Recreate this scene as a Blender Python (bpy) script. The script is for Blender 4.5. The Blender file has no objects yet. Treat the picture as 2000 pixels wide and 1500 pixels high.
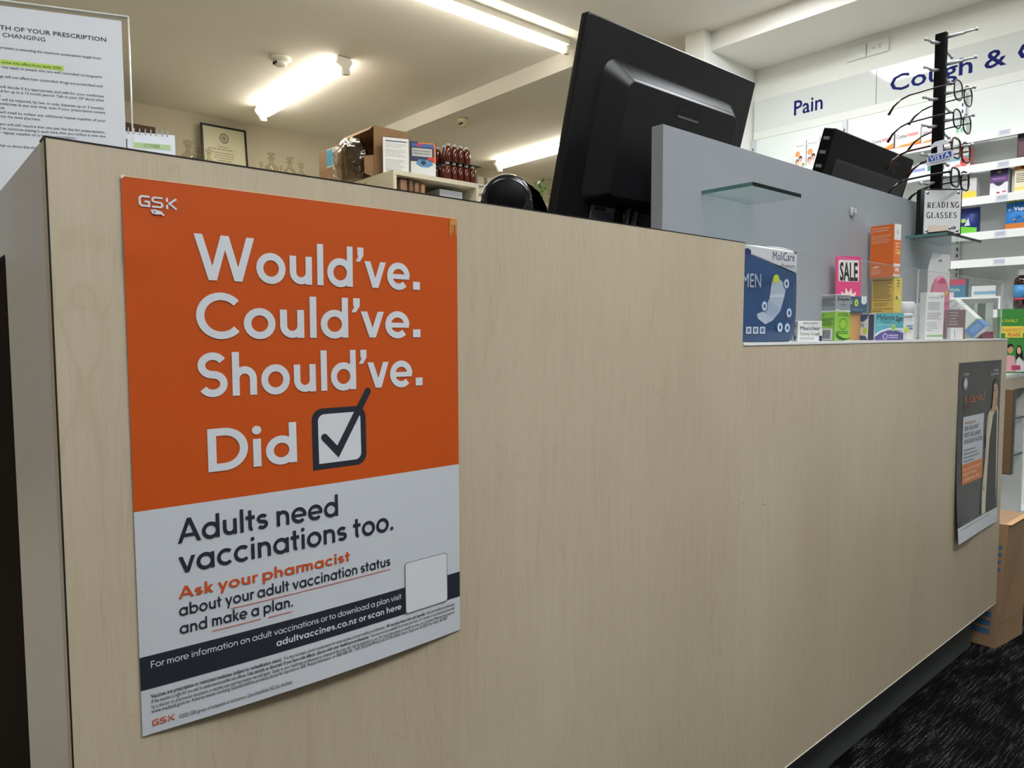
import bpy, bmesh, math, random
from mathutils import Vector, Matrix
RND = random.Random(11)
SC = bpy.context.scene
COL = SC.collection
pi = math.pi

# ------------------------------------------------------------------ camera, world, exposure
def lin(c):
    return tuple(((v/255)/12.92 if v/255 <= .04045 else ((v/255+.055)/1.055)**2.4) for v in c)
CAMZ = .863
a, b, c = .71782848, -.06743806, -.0029069
fw = Vector((math.sin(a)*math.cos(b), math.cos(a)*math.cos(b), math.sin(b)))
rt = Vector((math.cos(a), -math.sin(a), 0)); up = rt.cross(fw)
rt2 = math.cos(c)*rt+math.sin(c)*up; up2 = -math.sin(c)*rt+math.cos(c)*up
cam = bpy.data.cameras.new('camera'); cam.sensor_width = 36; cam.lens = 36*1410.04/2000
cam.clip_start = .02; cam.clip_end = 50
co = bpy.data.objects.new('camera', cam); COL.objects.link(co)
m = Matrix((rt2, up2, -fw)).transposed().to_4x4(); m.translation = Vector((0, -.5773, CAMZ))
co.matrix_world = m; SC.camera = co
w = bpy.data.worlds.new('world'); SC.world = w; w.use_nodes = True
w.node_tree.nodes['Background'].inputs[0].default_value = (.9, .95, 1, 1)
w.node_tree.nodes['Background'].inputs[1].default_value = .2
SC.view_settings.view_transform = 'Standard'; SC.view_settings.look = 'None'
SC.view_settings.gamma = 1; SC.view_settings.use_curve_mapping = False
SC.view_settings.exposure = 0.0
def area(name, loc, sx, sy, power, col, rot=(0, 0, 0)):
    l = bpy.data.lights.new(name, 'AREA'); l.shape = 'RECTANGLE'; l.size = sx; l.size_y = sy
    l.energy = power; l.color = col
    o = bpy.data.objects.new(name, l); COL.objects.link(o); o.location = loc; o.rotation_euler = rot
    return o
COOL = (.93, .97, 1.0); WARM = (1.0, .94, .83)
# shop ceiling lamps, some added as fill (outside the frame, at the ceiling)
area('shop_or_fill_lamp', (2.93, 1.19, 2.455), .28, .36, 15, COOL)
area('shop_or_fill_lamp', (2.42, .40, 2.46), .5, .6, 24, COOL)
area('shop_or_fill_lamp', (1.2, -.45, 2.46), .62, .62, 8, COOL)  # added fill, unseen: brightens the wall shelves
area('shop_or_fill_lamp', (.55, -1.15, 2.46), 1.2, .5, 23, COOL)
area('shop_or_fill_lamp', (-.8, -.7, 2.46), .6, 1.2, 15, COOL)  # unseen fill, placed here to brighten the sign sheet
# unseen fill lamps, added and aimed upward to brighten the ceiling
UP = math.pi
area('ceiling_fill_lamp', (1.4, -1.2, 2.2), 1.8, .2, 31, COOL, (UP, 0, 0))
area('ceiling_fill_lamp', (-1.0, 2.6, 2.2), .2, 1.6, 11, WARM, (UP, 0, 0))

# ------------------------------------------------------------------ materials
_M = {}
def M(name, col=None, rough=.5, metal=0, emit=0, trans=0, alpha=1, coat=0, ior=1.45, noise=0, nscale=40, bump=0, spec=.5):
    if name in _M: return _M[name]
    mt = bpy.data.materials.new(name); mt.use_nodes = True; _M[name] = mt
    nt = mt.node_tree; p = nt.nodes['Principled BSDF']
    l = lin(col)+(1,)
    p.inputs['Base Color'].default_value = l; p.inputs['Roughness'].default_value = rough
    p.inputs['Metallic'].default_value = metal; p.inputs['IOR'].default_value = ior
    p.inputs['Specular IOR Level'].default_value = spec
    p.inputs['Coat Weight'].default_value = coat
    if trans: p.inputs['Transmission Weight'].default_value = trans
    if alpha < 1: p.inputs['Alpha'].default_value = alpha
    if emit:
        p.inputs['Emission Color'].default_value = l; p.inputs['Emission Strength'].default_value = emit
    if noise or bump:
        tc = nt.nodes.new('ShaderNodeTexCoord'); n = nt.nodes.new('ShaderNodeTexNoise')
        n.inputs['Scale'].default_value = nscale; n.inputs['Detail'].default_value = 4
        nt.links.new(tc.outputs['Object'], n.inputs['Vector'])
        if noise:
            r = nt.nodes.new('ShaderNodeValToRGB')
            r.color_ramp.elements[0].position = .3; r.color_ramp.elements[1].position = .7
            r.color_ramp.elements[0].color = tuple(v*(1-noise) for v in l[:3])+(1,)
            r.color_ramp.elements[1].color = tuple(min(1, v*(1+noise)) for v in l[:3])+(1,)
            nt.links.new(n.outputs['Fac'], r.inputs['Fac']); nt.links.new(r.outputs['Color'], p.inputs['Base Color'])
        if bump:
            bp = nt.nodes.new('ShaderNodeBump'); bp.inputs['Strength'].default_value = bump; bp.inputs['Distance'].default_value = .002
            nt.links.new(n.outputs['Fac'], bp.inputs['Height']); nt.links.new(bp.outputs['Normal'], p.inputs['Normal'])
    return mt
def C(*rgb, rough=.45):      # printed colour
    return M('print_%d_%d_%d_%d' % (rgb+(int(rough*100),)), rgb, rough)
WHITE = C(238, 238, 238); BLACK = C(16, 16, 18); NAVY = C(30, 42, 105); GREY = C(120, 122, 126)

def laminate():
    mt = bpy.data.materials.new('maple_laminate'); mt.use_nodes = True; nt = mt.node_tree; p = nt.nodes['Principled BSDF']
    N = nt.nodes.new; L = nt.links.new
    tc = N('ShaderNodeTexCoord')
    def nz(sc, scale, detail, dist=0):
        mp = N('ShaderNodeMapping'); mp.inputs['Scale'].default_value = sc
        n = N('ShaderNodeTexNoise'); n.inputs['Scale'].default_value = scale; n.inputs['Detail'].default_value = detail; n.inputs['Distortion'].default_value = dist
        L(tc.outputs['Object'], mp.inputs['Vector']); L(mp.outputs['Vector'], n.inputs['Vector']); return n
    def ramp(n, p0, c0, p1, c1):
        r = N('ShaderNodeValToRGB'); e = r.color_ramp.elements
        e[0].position = p0; e[0].color = c0; e[1].position = p1; e[1].color = c1
        L(n.outputs['Fac'], r.inputs['Fac']); return r
    def mix(kind, f, A, B):
        x = N('ShaderNodeMix'); x.data_type = 'RGBA'; x.blend_type = kind; x.inputs[0].default_value = f
        L(A, x.inputs[6]); L(B, x.inputs[7]); return x.outputs[2]
    c0 = lin((196, 181, 157))+(1,); c1 = lin((212, 198, 174))+(1,)
    base = ramp(nz((1, 1, .35), 3.2, 3), .3, c0, .7, c1)
    fine = ramp(nz((1, 1, .03), 700, 2), .3, (.93, .92, .91, 1), .7, (1.0, 1.0, 1.0, 1))
    soft = ramp(nz((1, 1, .06), 90, 4, .6), .35, (.955, .945, .93, 1), .65, (1, 1, 1, 1))
    v = nz((1, 1, .16), 11, 3, 1.6)
    line = N('ShaderNodeMath'); line.operation = 'PINGPONG'; line.inputs[1].default_value = .05; L(v.outputs['Fac'], line.inputs[0])
    lr = N('ShaderNodeValToRGB'); lr.color_ramp.elements[0].position = .0; lr.color_ramp.elements[0].color = (.9, .88, .84, 1)
    lr.color_ramp.elements[1].position = .006; lr.color_ramp.elements[1].color = (1, 1, 1, 1)
    L(line.outputs[0], lr.inputs['Fac'])
    o = mix('MULTIPLY', 1, base.outputs['Color'], fine.outputs['Color'])
    o = mix('MULTIPLY', 1, o, soft.outputs['Color']); o = mix('MULTIPLY', .7, o, lr.outputs['Color'])
    L(o, p.inputs['Base Color']); p.inputs['Roughness'].default_value = .42; p.inputs['Specular IOR Level'].default_value = .4
    return mt
def carpet():
    mt = bpy.data.materials.new('carpet_tiles'); mt.use_nodes = True; nt = mt.node_tree; p = nt.nodes['Principled BSDF']
    N = nt.nodes.new; L = nt.links.new
    tc = N('ShaderNodeTexCoord')
    def nz(sc, scale, detail):
        mp = N('ShaderNodeMapping'); mp.inputs['Scale'].default_value = sc
        n = N('ShaderNodeTexNoise'); n.inputs['Scale'].default_value = scale; n.inputs['Detail'].default_value = detail
        L(tc.outputs['Object'], mp.inputs['Vector']); L(mp.outputs['Vector'], n.inputs['Vector']); return n
    def ramp(n, p0, v0, p1, v1):
        r = N('ShaderNodeValToRGB'); e = r.color_ramp.elements
        e[0].position = p0; e[0].color = (v0, v0, v0*1.03, 1); e[1].position = p1; e[1].color = (v1, v1, v1*1.03, 1)
        L(n.outputs['Fac'], r.inputs['Fac']); return r.outputs['Color']
    def mul(A, B):
        x = N('ShaderNodeMix'); x.data_type = 'RGBA'; x.blend_type = 'MULTIPLY'; x.inputs[0].default_value = 1
        L(A, x.inputs[6]); L(B, x.inputs[7]); return x.outputs[2]
    lines = ramp(nz((9, 210, 1), 1.5, 1), .50, .010, .64, .12)
    loops = ramp(nz((1, .6, 1), 330, 1), .45, .12, .60, 1)
    patch = ramp(nz((1.6, 3.6, 1), 5, 3), .42, .2, .56, 1)
    o = mul(mul(lines, loops), patch)
    L(o, p.inputs['Base Color']); p.inputs['Roughness'].default_value = .95; p.inputs['Specular IOR Level'].default_value = .1
    n = nz((1, 1, 1), 300, 2); bp = N('ShaderNodeBump'); bp.inputs['Strength'].default_value = .6; bp.inputs['Distance'].default_value = .004
    L(n.outputs['Fac'], bp.inputs['Height']); L(bp.outputs['Normal'], p.inputs['Normal'])
    return mt
LAM = laminate(); CARPET = carpet()
CEIL = M('ceiling_paint', (235, 232, 223), .9, noise=.015, nscale=3)
WALLP = M('wall_paint', (206, 198, 178), .85, noise=.015, nscale=3)
WALLW = M('shop_wall_paint', (238, 238, 230), .8, noise=.012, nscale=4)
GPANEL = M('grey_satin_panel', (152, 157, 164), .38, noise=.01, nscale=5)
KICK = M('kick_laminate', (82, 86, 88), .5, noise=.04, nscale=6)
SHELFW = M('white_shelf_metal', (240, 241, 240), .35, noise=.008, nscale=5)
CARD = M('cardboard', (160, 128, 98), .8, noise=.07, nscale=9, bump=.05)
CARDD = M('dark_cardboard', (122, 96, 70), .8, noise=.07, nscale=9, bump=.05)
BPL = M('black_plastic', (15, 15, 18), .42, noise=.05, nscale=200)
BPLM = M('matte_black_plastic', (10, 10, 11), .5, spec=.15, noise=.06, nscale=300)
BGLOSS = M('gloss_black_plastic', (20, 21, 26), .16, coat=.4)
CHROME = M('brushed_chrome', (205, 206, 210), .25, metal=1)
def clear(name, tint, ior=1.3):          # thin clear sheet: mostly see-through, a little mirror at grazing angles
    mt = bpy.data.materials.new(name); mt.use_nodes = True; nt = mt.node_tree; nt.nodes.remove(nt.nodes['Principled BSDF']); _M[name] = mt
    t = nt.nodes.new('ShaderNodeBsdfTransparent'); t.inputs[0].default_value = lin(tint)+(1,)
    g = nt.nodes.new('ShaderNodeBsdfGlossy'); g.inputs['Roughness'].default_value = .03
    f = nt.nodes.new('ShaderNodeFresnel'); f.inputs[0].default_value = ior
    x = nt.nodes.new('ShaderNodeMixShader'); geo = nt.nodes.new('ShaderNodeNewGeometry'); sb_ = nt.nodes.new('ShaderNodeMath'); sb_.operation = 'SUBTRACT'; sb_.inputs[0].default_value = 1
    nt.links.new(geo.outputs['Backfacing'], sb_.inputs[1]); ml_ = nt.nodes.new('ShaderNodeMath'); ml_.operation = 'MULTIPLY'
    nt.links.new(f.outputs[0], ml_.inputs[0]); nt.links.new(sb_.outputs[0], ml_.inputs[1]); nt.links.new(ml_.outputs[0], x.inputs[0]); nt.links.new(t.outputs[0], x.inputs[1]); nt.links.new(g.outputs[0], x.inputs[2])
    nt.links.new(x.outputs[0], nt.nodes['Material Output'].inputs[0]); return mt
ACRYL = clear('clear_acrylic', (254, 254, 254)); GLASS = clear('clear_glass', (244, 251, 249), 1.35)
GEDGE = M('green_glass_edge', (8, 24, 22), .35, spec=.2)
GEDGL = M('lit_green_glass_edge', (92, 130, 124), .3, spec=.2)  # lit side edge of the same glass, brightness put into the colour
PAPER = M('white_paper', (242, 245, 252), .5, noise=.01, nscale=9)
DARKW = M('dark_brown_laminate', (26, 20, 17), .8, spec=.05, noise=.1, nscale=5)
ORANGE = M('poster_orange', (204, 84, 22), .42, noise=.03, nscale=7)
PWHITE = M('poster_white', (208, 212, 220), .4, noise=.012, nscale=8)
INK = C(42, 45, 56); POR = C(205, 84, 36)

# ------------------------------------------------------------------ mesh building
class Fr:                       # a printing frame: at(x, y) with x, y from 0 to 1 across and up a face
    def __init__(s, o, u, v, n, eps=.00022):
        s.o, s.u, s.v, s.n = map(Vector, (o, u, v, n)); s.n.normalize(); s.w = s.u.length; s.h = s.v.length; s.eps = eps
    def at(s, x, y, l=1): return s.o+s.u*x+s.v*y+s.n*(l*s.eps)
_T = {}
def glyphs(t, bold):
    k = (t, bold)
    if k not in _T:
        cu = bpy.data.curves.new('t', 'FONT'); cu.body = t; cu.size = 1; cu.resolution_u = 2; cu.offset = 0 if 'M' in t else bold
        o = bpy.data.objects.new('t', cu); me = o.to_mesh()
        vs = [(v.co.x, v.co.y) for v in me.vertices]; fs = [tuple(p.vertices) for p in me.polygons]
        o.to_mesh_clear(); bpy.data.objects.remove(o); bpy.data.curves.remove(cu); _T[k] = (vs, fs)
    return _T[k]
class MB:
    def __init__(s): s.bm = bmesh.new(); s.ms = []
    def mi(s, m):
        if m not in s.ms: s.ms.append(m)
        return s.ms.index(m)
    def f(s, pts, m, smooth=False):
        try: fc = s.bm.faces.new([s.bm.verts.new(p) for p in pts])
        except ValueError: return
        fc.material_index = s.mi(m); fc.smooth = smooth
    def add(s, bm2, m, mat=None, smooth=False):
        if mat is not None: bmesh.ops.transform(bm2, matrix=mat, verts=bm2.verts)
        mp = {v: s.bm.verts.new(v.co) for v in bm2.verts}; k = s.mi(m)
        for fc in bm2.faces:
            n = s.bm.faces.new([mp[v] for v in fc.verts]); n.material_index = k; n.smooth = smooth
        bm2.free()
    def box(s, x0, y0, z0, x1, y1, z1, m, bevel=0, seg=2, mat=None):
        b2 = bmesh.new(); bmesh.ops.create_cube(b2, size=1)
        for v in b2.verts: v.co = Vector(((x0+x1)/2+v.co.x*(x1-x0), (y0+y1)/2+v.co.y*(y1-y0), (z0+z1)/2+v.co.z*(z1-z0)))
        if bevel: bmesh.ops.bevel(b2, geom=b2.edges[:], offset=bevel, segments=seg, profile=.5, affect='EDGES')
        s.add(b2, m, mat, bevel > 0)
    def prism(s, poly, m, d0, d1, axes='xz', bevel=0, mat=None, smooth=False):
        # poly in two axes, extruded along the third from d0 to d1
        i, j = 'xyz'.index(axes[0]), 'xyz'.index(axes[1]); k = 3-i-j
        b2 = bmesh.new(); r0 = []; r1 = []
        for p in poly:
            for d, r in ((d0, r0), (d1, r1)):
                co = [0, 0, 0]; co[i], co[j], co[k] = p[0], p[1], d; r.append(b2.verts.new(co))
        b2.faces.new(r0); b2.faces.new(r1[::-1])
        for q in range(len(poly)): b2.faces.new((r0[q], r1[q], r1[(q+1) % len(poly)], r0[(q+1) % len(poly)]))
        bmesh.ops.recalc_face_normals(b2, faces=b2.faces[:])
        if bevel: bmesh.ops.bevel(b2, geom=b2.edges[:], offset=bevel, segments=2, profile=.5, affect='EDGES')
        s.add(b2, m, mat, smooth)
    def lathe(s, prof, m, c=(0, 0, 0), seg=20, mat=None, sx=1, sy=1, smooth=True):
        b2 = bmesh.new(); rings = []
        for r, z in prof:
            rings.append([b2.verts.new((c[0]+max(r, 1e-5)*sx*math.cos(2*pi*i/seg), c[1]+max(r, 1e-5)*sy*math.sin(2*pi*i/seg), c[2]+z)) for i in range(seg)])
        for A, B in zip(rings, rings[1:]):
            for i in range(seg): b2.faces.new((A[i], A[(i+1) % seg], B[(i+1) % seg], B[i]))
        b2.faces.new(rings[0][::-1]); b2.faces.new(rings[-1])
        s.add(b2, m, mat, smooth)
    def tube(s, pts, r, m, seg=8, closed=False, flat=1):
        pts = [Vector(p) for p in pts]; n = len(pts); b2 = bmesh.new(); rings = []
        for i, p in enumerate(pts):
            t = (pts[(i+1) % n]-pts[i-1]) if closed else (pts[min(i+1, n-1)]-pts[max(i-1, 0)])
            t.normalize(); ref = Vector((0, 0, 1)) if abs(t.z) < .9 else Vector((0, 1, 0))
            A = t.cross(ref).normalized(); B = A.cross(t)
            rr = r[i] if isinstance(r, (list, tuple)) else r
            rings.append([b2.verts.new(p+A*rr*flat*math.cos(2*pi*k/seg)+B*rr*math.sin(2*pi*k/seg)) for k in range(seg)])
        for i in range(n if closed else n-1):
            P, Q = rings[i], rings[(i+1) % n]
            for k in range(seg): b2.faces.new((P[k], P[(k+1) % seg], Q[(k+1) % seg], Q[k]))
        if not closed: b2.faces.new(rings[0][::-1]); b2.faces.new(rings[-1])
        bmesh.ops.recalc_face_normals(b2, faces=b2.faces[:]); s.add(b2, m, None, True)
    # printing on a frame
    def rect(s, F, x0, y0, x1, y1, m, l=1, n=1):
        if getattr(F, 'band', 0): s.poly(F, [(x0, y0), (x1, y0), (x1, y1), (x0, y1)], m, l); return
        for i in range(n):
            a0 = x0+(x1-x0)*i/n; a1 = x0+(x1-x0)*(i+1)/n
            s.f([F.at(a0, y0, l), F.at(a1, y0, l), F.at(a1, y1, l), F.at(a0, y1, l)], m)
    def poly(s, F, pts, m, l=1):
        st = getattr(F, 'band', 0)
        if not st: s.f([F.at(x, y, l) for x, y in pts], m); return
        def clip(p, k, c, sg):
            o = []
            for i in range(len(p)):
                A, B = p[i-1], p[i]; a_, b_ = sg*(A[k]-c), sg*(B[k]-c)
                if (a_ >= 0) != (b_ >= 0):
                    t_ = a_/(a_-b_); o.append((A[0]+(B[0]-A[0])*t_, A[1]+(B[1]-A[1])*t_))
                if b_ >= 0: o.append(B)
            return o
        for k0 in range(int(min(p[1] for p in pts)//st), int(max(p[1] for p in pts)//st)+1):
            p1 = clip(clip(pts, 1, k0*st, 1), 1, (k0+1)*st, -1)
            if len(p1) < 3: continue
            for k1 in range(int(min(p[0] for p in p1)//(2*st)), int(max(p[0] for p in p1)//(2*st))+1):
                p2_ = clip(clip(p1, 0, k1*2*st, 1), 0, (k1+1)*2*st, -1)
                if len(p2_) > 2: s.f([F.at(x, y, l) for x, y in p2_], m)
    def ell(s, F, cx, cy, rx, ry, m, l=1, n=20):
        s.f([F.at(cx+rx*math.cos(2*pi*i/n), cy+ry*math.sin(2*pi*i/n), l) for i in range(n)], m)
    def text(s, F, t, x, y, h, m, wid=None, al='l', b=0, l=2, it=0):
        vs, fs = glyphs(t, b); k = h/.7; kx = k*F.h/F.w
        W = max(v[0] for v in vs)
        if wid: kx = wid/W
        x0 = x-(W*kx if al == 'r' else W*kx/2 if al == 'c' else 0)
        for fc in fs: s.f([F.at(x0+(vs[i][0]+it*vs[i][1])*kx, y+vs[i][1]*k, l) for i in fc], m)
    def lines(s, F, x0, x1, y0, y1, n, m, l=1, th=.45, seed=1):      # rows of print too small to read
        r = random.Random(seed); dy = (y1-y0)/n
        for i in range(n):
            y = y1-dy*(i+.5); x = x0; xe = x1-(x1-x0)*r.random()*.25
            while x < xe:
                wd = (x1-x0)*r.uniform(.05, .16); s.rect(F, x, y-dy*th/2, min(x+wd, xe), y+dy*th/2, m, l); x += wd+(x1-x0)*.025
    def build(s, name, parent=None, loc=(0, 0, 0), rot=(0, 0, 0)):
        me = bpy.data.meshes.new(name); s.bm.to_mesh(me); s.bm.free()
        for m in s.ms: me.materials.append(m)
        o = bpy.data.objects.new(name, me); COL.objects.link(o); o.location = loc; o.rotation_euler = rot
        if parent: o.parent = parent
        return o
def tag(o, label, cat, group=None):
    o['label'] = label; o['category'] = cat
    if group: o['group'] = group
    return o
def thing(name, label, cat, loc=(0, 0, 0), rot=(0, 0, 0), group=None):
    o = bpy.data.objects.new(name, None); COL.objects.link(o); o.location = loc; o.rotation_euler = rot
    o.empty_display_size = .05
    return tag(o, label, cat, group)
def struct(o): o['kind'] = 'structure'; return o
def copy_thing(t, loc, rot=None, label=None):
    r = t.copy(); COL.objects.link(r); r.location = loc
    if rot is not None: r.rotation_euler = rot
    if label: r['label'] = label
    for ch in list(t.children):
        k = ch.copy(); COL.objects.link(k); k.parent = r
        for g in list(ch.children):
            d = g.copy(); COL.objects.link(d); d.parent = k
    return r
def boxes(name, parent, m, *bs, bevel=0):
    q = MB()
    for x in bs: q.box(*x, m, bevel)
    return q.build(name, parent)

# ------------------------------------------------------------------ geometric stroke lettering for the big poster
def arcp(cx, cy, rx, a0, a1, ry=None, n=None):
    ry = rx if ry is None else ry; n = n or max(6, int(abs(a1-a0)/9))
    return [(cx+rx*math.cos(math.radians(a0+(a1-a0)*i/n)), cy+ry*math.sin(math.radians(a0+(a1-a0)*i/n))) for i in range(n+1)]
def ribbon(p, w, closed=False):
    p = [p[0]]+[p[i] for i in range(1, len(p)) if math.dist(p[i], p[i-1]) > 1e-6]
    n = len(p); L_ = []; R_ = []
    for i in range(n):
        A = p[i-1] if (i > 0 or closed) else p[0]; B = p[(i+1) % n] if (i < n-1 or closed) else p[-1]
        d1 = (p[i][0]-A[0], p[i][1]-A[1]); d2 = (B[0]-p[i][0], B[1]-p[i][1])
        def nn(d):
            l = math.hypot(*d); return (-d[1]/l, d[0]/l) if l > 1e-9 else None
        n1 = nn(d1) or nn(d2); n2 = nn(d2) or n1
        mx, my = n1[0]+n2[0], n1[1]+n2[1]; ml = math.hypot(mx, my) or 1; mx /= ml; my /= ml
        k = w/2/max(.35, mx*n1[0]+my*n1[1])
        L_.append((p[i][0]+mx*k, p[i][1]+my*k)); R_.append((p[i][0]-mx*k, p[i][1]-my*k))
    return [[L_[i], R_[i], R_[(i+1) % n], L_[(i+1) % n]] for i in range(n if closed else n-1)]
def para(x0, y0, x1, y1, w):
    l = math.hypot(x1-x0, y1-y0); h = w*l/abs(y1-y0)/2
    return [[(x0-h, y0), (x0+h, y0), (x1+h, y1), (x1-h, y1)]]
def glyph(ch, w, dot):
    X = .67; h = w/2; R = .36; rc = R-h; S = .07; O = .035
    st = lambda x, y0, y1: ribbon([(x, y0), (x, y1)], w)
    ring = lambda cx: ribbon(arcp(cx, X/2, rc, 0, 342, n=19), w, True)
    if ch == ' ': return .28, []
    if ch == 'o': return 2*R+2*O, ring(R+O)
    if ch in 'daq':
        x = O+2*R-h; return O+2*R+S, ring(R+O)+st(x, -.28 if ch == 'q' else 0, 1 if ch == 'd' else X)
    if ch in 'bp': return O+2*R+S, ring(R+S)+st(S+h, -.28 if ch == 'p' else 0, 1 if ch == 'b' else X)
    if ch == 'l': return 2*S+w, st(S+h, 0, 1)
    if ch == 'i': return 2*S+w, st(S+h, 0, X)+[arcp(S+h, .88, h*1.18, 0, 360, n=14)[:-1]]
    if ch in 'nhu':
        W = .58; r = W/2-h
        if ch == 'u': p = [(S+h, X), (S+h, h+r)]+arcp(S+W/2, h+r, r, 180, 360)
        else: p = [(S+h, 0), (S+h, X-h-r)]+arcp(S+W/2, X-h-r, r, 180, 0)+[(S+W-h, 0)]
        e = st(S+W-h, 0, X) if ch == 'u' else st(S+h, 0, 1 if ch == 'h' else X)
        return W+2*S, ribbon(p, w)+e
    if ch == 'm':
        W = .50; r = W/2-h; o = []
        for k in (0, 1):
            x = S+k*(W-w); o += ribbon([(x+h, 0 if k else X-h-r), (x+h, X-h-r)][1:]+arcp(x+W/2, X-h-r, r, 180, 0)+[(x+W-h, 0)], w)
        return 2*W-w+2*S, o+st(S+h, 0, X)
    if ch == 'r': return .40, st(S+h, 0, X)+ribbon(arcp(S+.27, X-h-.2, .2, 175, 62), w)
    if ch == 't': return .46, ribbon([(.17+h/2, .9), (.17+h/2, h+.1)]+arcp(.27+h/2, h+.1, .1, 180, 275), w)+ribbon([(.02, X-h), (.42, X-h)], w)
    if ch == 'f': return .42, ribbon(arcp(.29, .85-h*.3, .15, 70, 180)+[(.14, 0)], w)+ribbon([(.0, X-h), (.38, X-h)], w)
    if ch == 'e':
        cx = R+O; return 2*R+2*O, ribbon(arcp(cx, X/2, rc, 0, 315), w)+ribbon([(cx-rc, X/2-.01), (cx+rc+h*.8, X/2-.01)], w*.78)
    if ch == 'c': cx = R+O; return 2*R-.02, ribbon(arcp(cx, X/2, rc, 46, 314), w)
    if ch in 'sS':
        H = X if ch == 's' else 1; W = .5 if ch == 's' else .66
        r = (H-w)/4; rx = W/2-h; cx = W/2+.04
        return W+.08, ribbon(arcp(cx, H-h-r, rx, 28, 270, r)+arcp(cx, h+r, rx, 90, -152, r)[1:], w)
    if ch == 'v': W = .66; return W, para(h*1.1, X, W/2, 0, w)+para(W-h*1.1, X, W/2, 0, w)
    if ch == 'y': W = .66; return W, para(h*1.1, X, W/2, .02, w)+para(W-h*1.1, X, W/2-(W/2-h*1.1)*.28/X, -.28, w)
    if ch == 'w': W = .98; return W, sum((para(*q, w) for q in ((h, X, .28, 0), (W/2, X, .28, 0), (W/2, X, W-.28, 0), (W-h, X, W-.28, 0))), [])
    if ch == 'k': return .60, st(S+h, 0, 1)+para(.5, X, .17, .25, w)+para(.28, .34, .52, 0, w)
    if ch == 'z': return .56, ribbon([(.04, X-h), (.5, X-h)], w)+ribbon([(.04, h), (.52, h)], w)+para(.42, X-h, .13, h, w)
    if ch == 'x': return .6, para(.08, X, .52, 0, w)+para(.52, X, .08, 0, w)
    if ch == 'g': return O+2*R+S, ring(R+O)+ribbon([(O+2*R-h, X), (O+2*R-h, -.05)]+arcp(R+O, -.05, rc, 0, -140, .2), w)
    if ch == 'W': W = 1.36; return W, sum((para(*q, w*1.05) for q in ((h*1.1, 1, .39, 0), (W/2, 1, .39, 0), (W/2, 1, W-.39, 0), (W-h*1.1, 1, W-.39, 0))), [])
    if ch == 'C': r = .52-h; return .98, ribbon(arcp(.52+.02, .5, r, 42, 318), w)
    if ch == 'D': r = .5-h; return .96, ribbon([(S+h, 1-h), (.42, 1-h)]+arcp(.42, .5, .5-h, 90, -90, r)+[(S+h, h)], w)+st(S+h, 0, 1)
    if ch == 'A': W = .92; return W, para(W/2, 1, h*1.1, 0, w)+para(W/2, 1, W-h*1.1, 0, w)+ribbon([(.2, .3), (W-.2, .3)], w*.9)
    if ch == 'F': return .62, st(S+h, 0, 1)+ribbon([(S, 1-h), (.58, 1-h)], w)+ribbon([(S, .5), (.53, .5)], w)
    if ch == "'": return .27, [[(.07, 1), (.25, 1), (.25, .80), (.07, .80)], [(.07, .82), (.25, .82), (.25, .80), (.14, .64), (.02, .64), (.10, .78)]]
    if ch == '.':
        if dot: return .3, [arcp(.14, h*1.15, h*1.2, 0, 360, n=14)[:-1]]
        return .34, [[(.07, 0), (.30, 0), (.30, .215), (.07, .215)]]
    return .3, []
def stroke_text(mb, F, t, x0, x1, y, cap, m, w=.165, dot=False, l=3):
    x = 0; o = []
    for ch in t:
        ad, ps = glyph(ch, w, dot)
        o += [[(x+px, py) for px, py in p] for p in ps]; x += ad
    lo = min(px for p in o for px, _ in p); hi = max(px for p in o for px, _ in p)
    k = (x1-x0)/(hi-lo)
    for p in o: mb.f([F.at(x0+(px-lo)*k, y-py*cap, l) for px, py in p], m)
def logo_strokes(mb, F, x0, y0, W, H, m, l=3):     # three squared letters
    t = .17
    G = [[(.86, .91), (.24, .91), (.09, .76), (.09, .24), (.24, .09), (.80, .09), (.80, .47), (.45, .47)]]
    S_ = [[(1.86, .91), (1.22, .91), (1.08, .80), (1.08, .62), (1.2, .52), (1.7, .48), (1.82, .36), (1.82, .2), (1.68, .09), (1.02, .09)]]
    K = [[(2.2, 1), (2.2, .62)], [(2.2, .38), (2.2, 0)], [(2.95, .97), (2.38, .5), (2.95, .03)]]
    for p in G+S_+K:
        for q in ribbon(p, t): mb.f([F.at(x0+px/3.02*W, y0-py*H, l) for px, py in q], m)

# ================================================================== THE ROOM
def sbox(name, m, *bs):
    q = MB()
    for x in bs: q.box(*x, m)
    return struct(q.build(name))
ZC, ZL, ZD = 2.467, 2.370, 2.497
sbox('floor', CARPET, (-2.6, -4.1, -.06, 5.6, .96, 0), (3.3, .96, -.06, 5.6, 1.7, 0))
sbox('floor_dispensary', M('pale_bounce_floor', (214, 206, 190), .5, noise=.03, nscale=6), (-2.6, .96, -.06, 3.3, 5.2, 0), (3.3, 1.7, -.06, 5.6, 5.2, 0))  # unseen floor, made pale to bounce light up at the ceiling
sbox('ceiling', CEIL, (-2.6, -4.1, ZC, 3.4, 2.155, 2.7), (3.4, -4.1, ZL, 4.0, 1.70, 2.7), (-2.6, 2.155, ZD, 5.6, 5.2, 2.7), (3.4, 1.7, ZC, 5.6, 2.155, 2.7))
sbox('trim_1', CEIL, (3.056, 2.16, 2.397, 3.345, 5.06, ZD))
sbox('wall_back', WALLP, (-2.6, 5.05, 0, 5.6, 5.2, ZD))
sbox('wall_left', WALLP, (-2.6, -4.1, 0, -2.5, 5.05, ZD))
sbox('wall_front', WALLW, (-2.5, -4.1, 0, 5.6, -4.0, ZC))
sbox('wall_right', WALLW, (3.844, -4.0, 0, 4.0, 1.70, ZL))
sbox('wall_divider', WALLW, (3.34, 1.70, 0, 4.6, 1.82, ZC))
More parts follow.
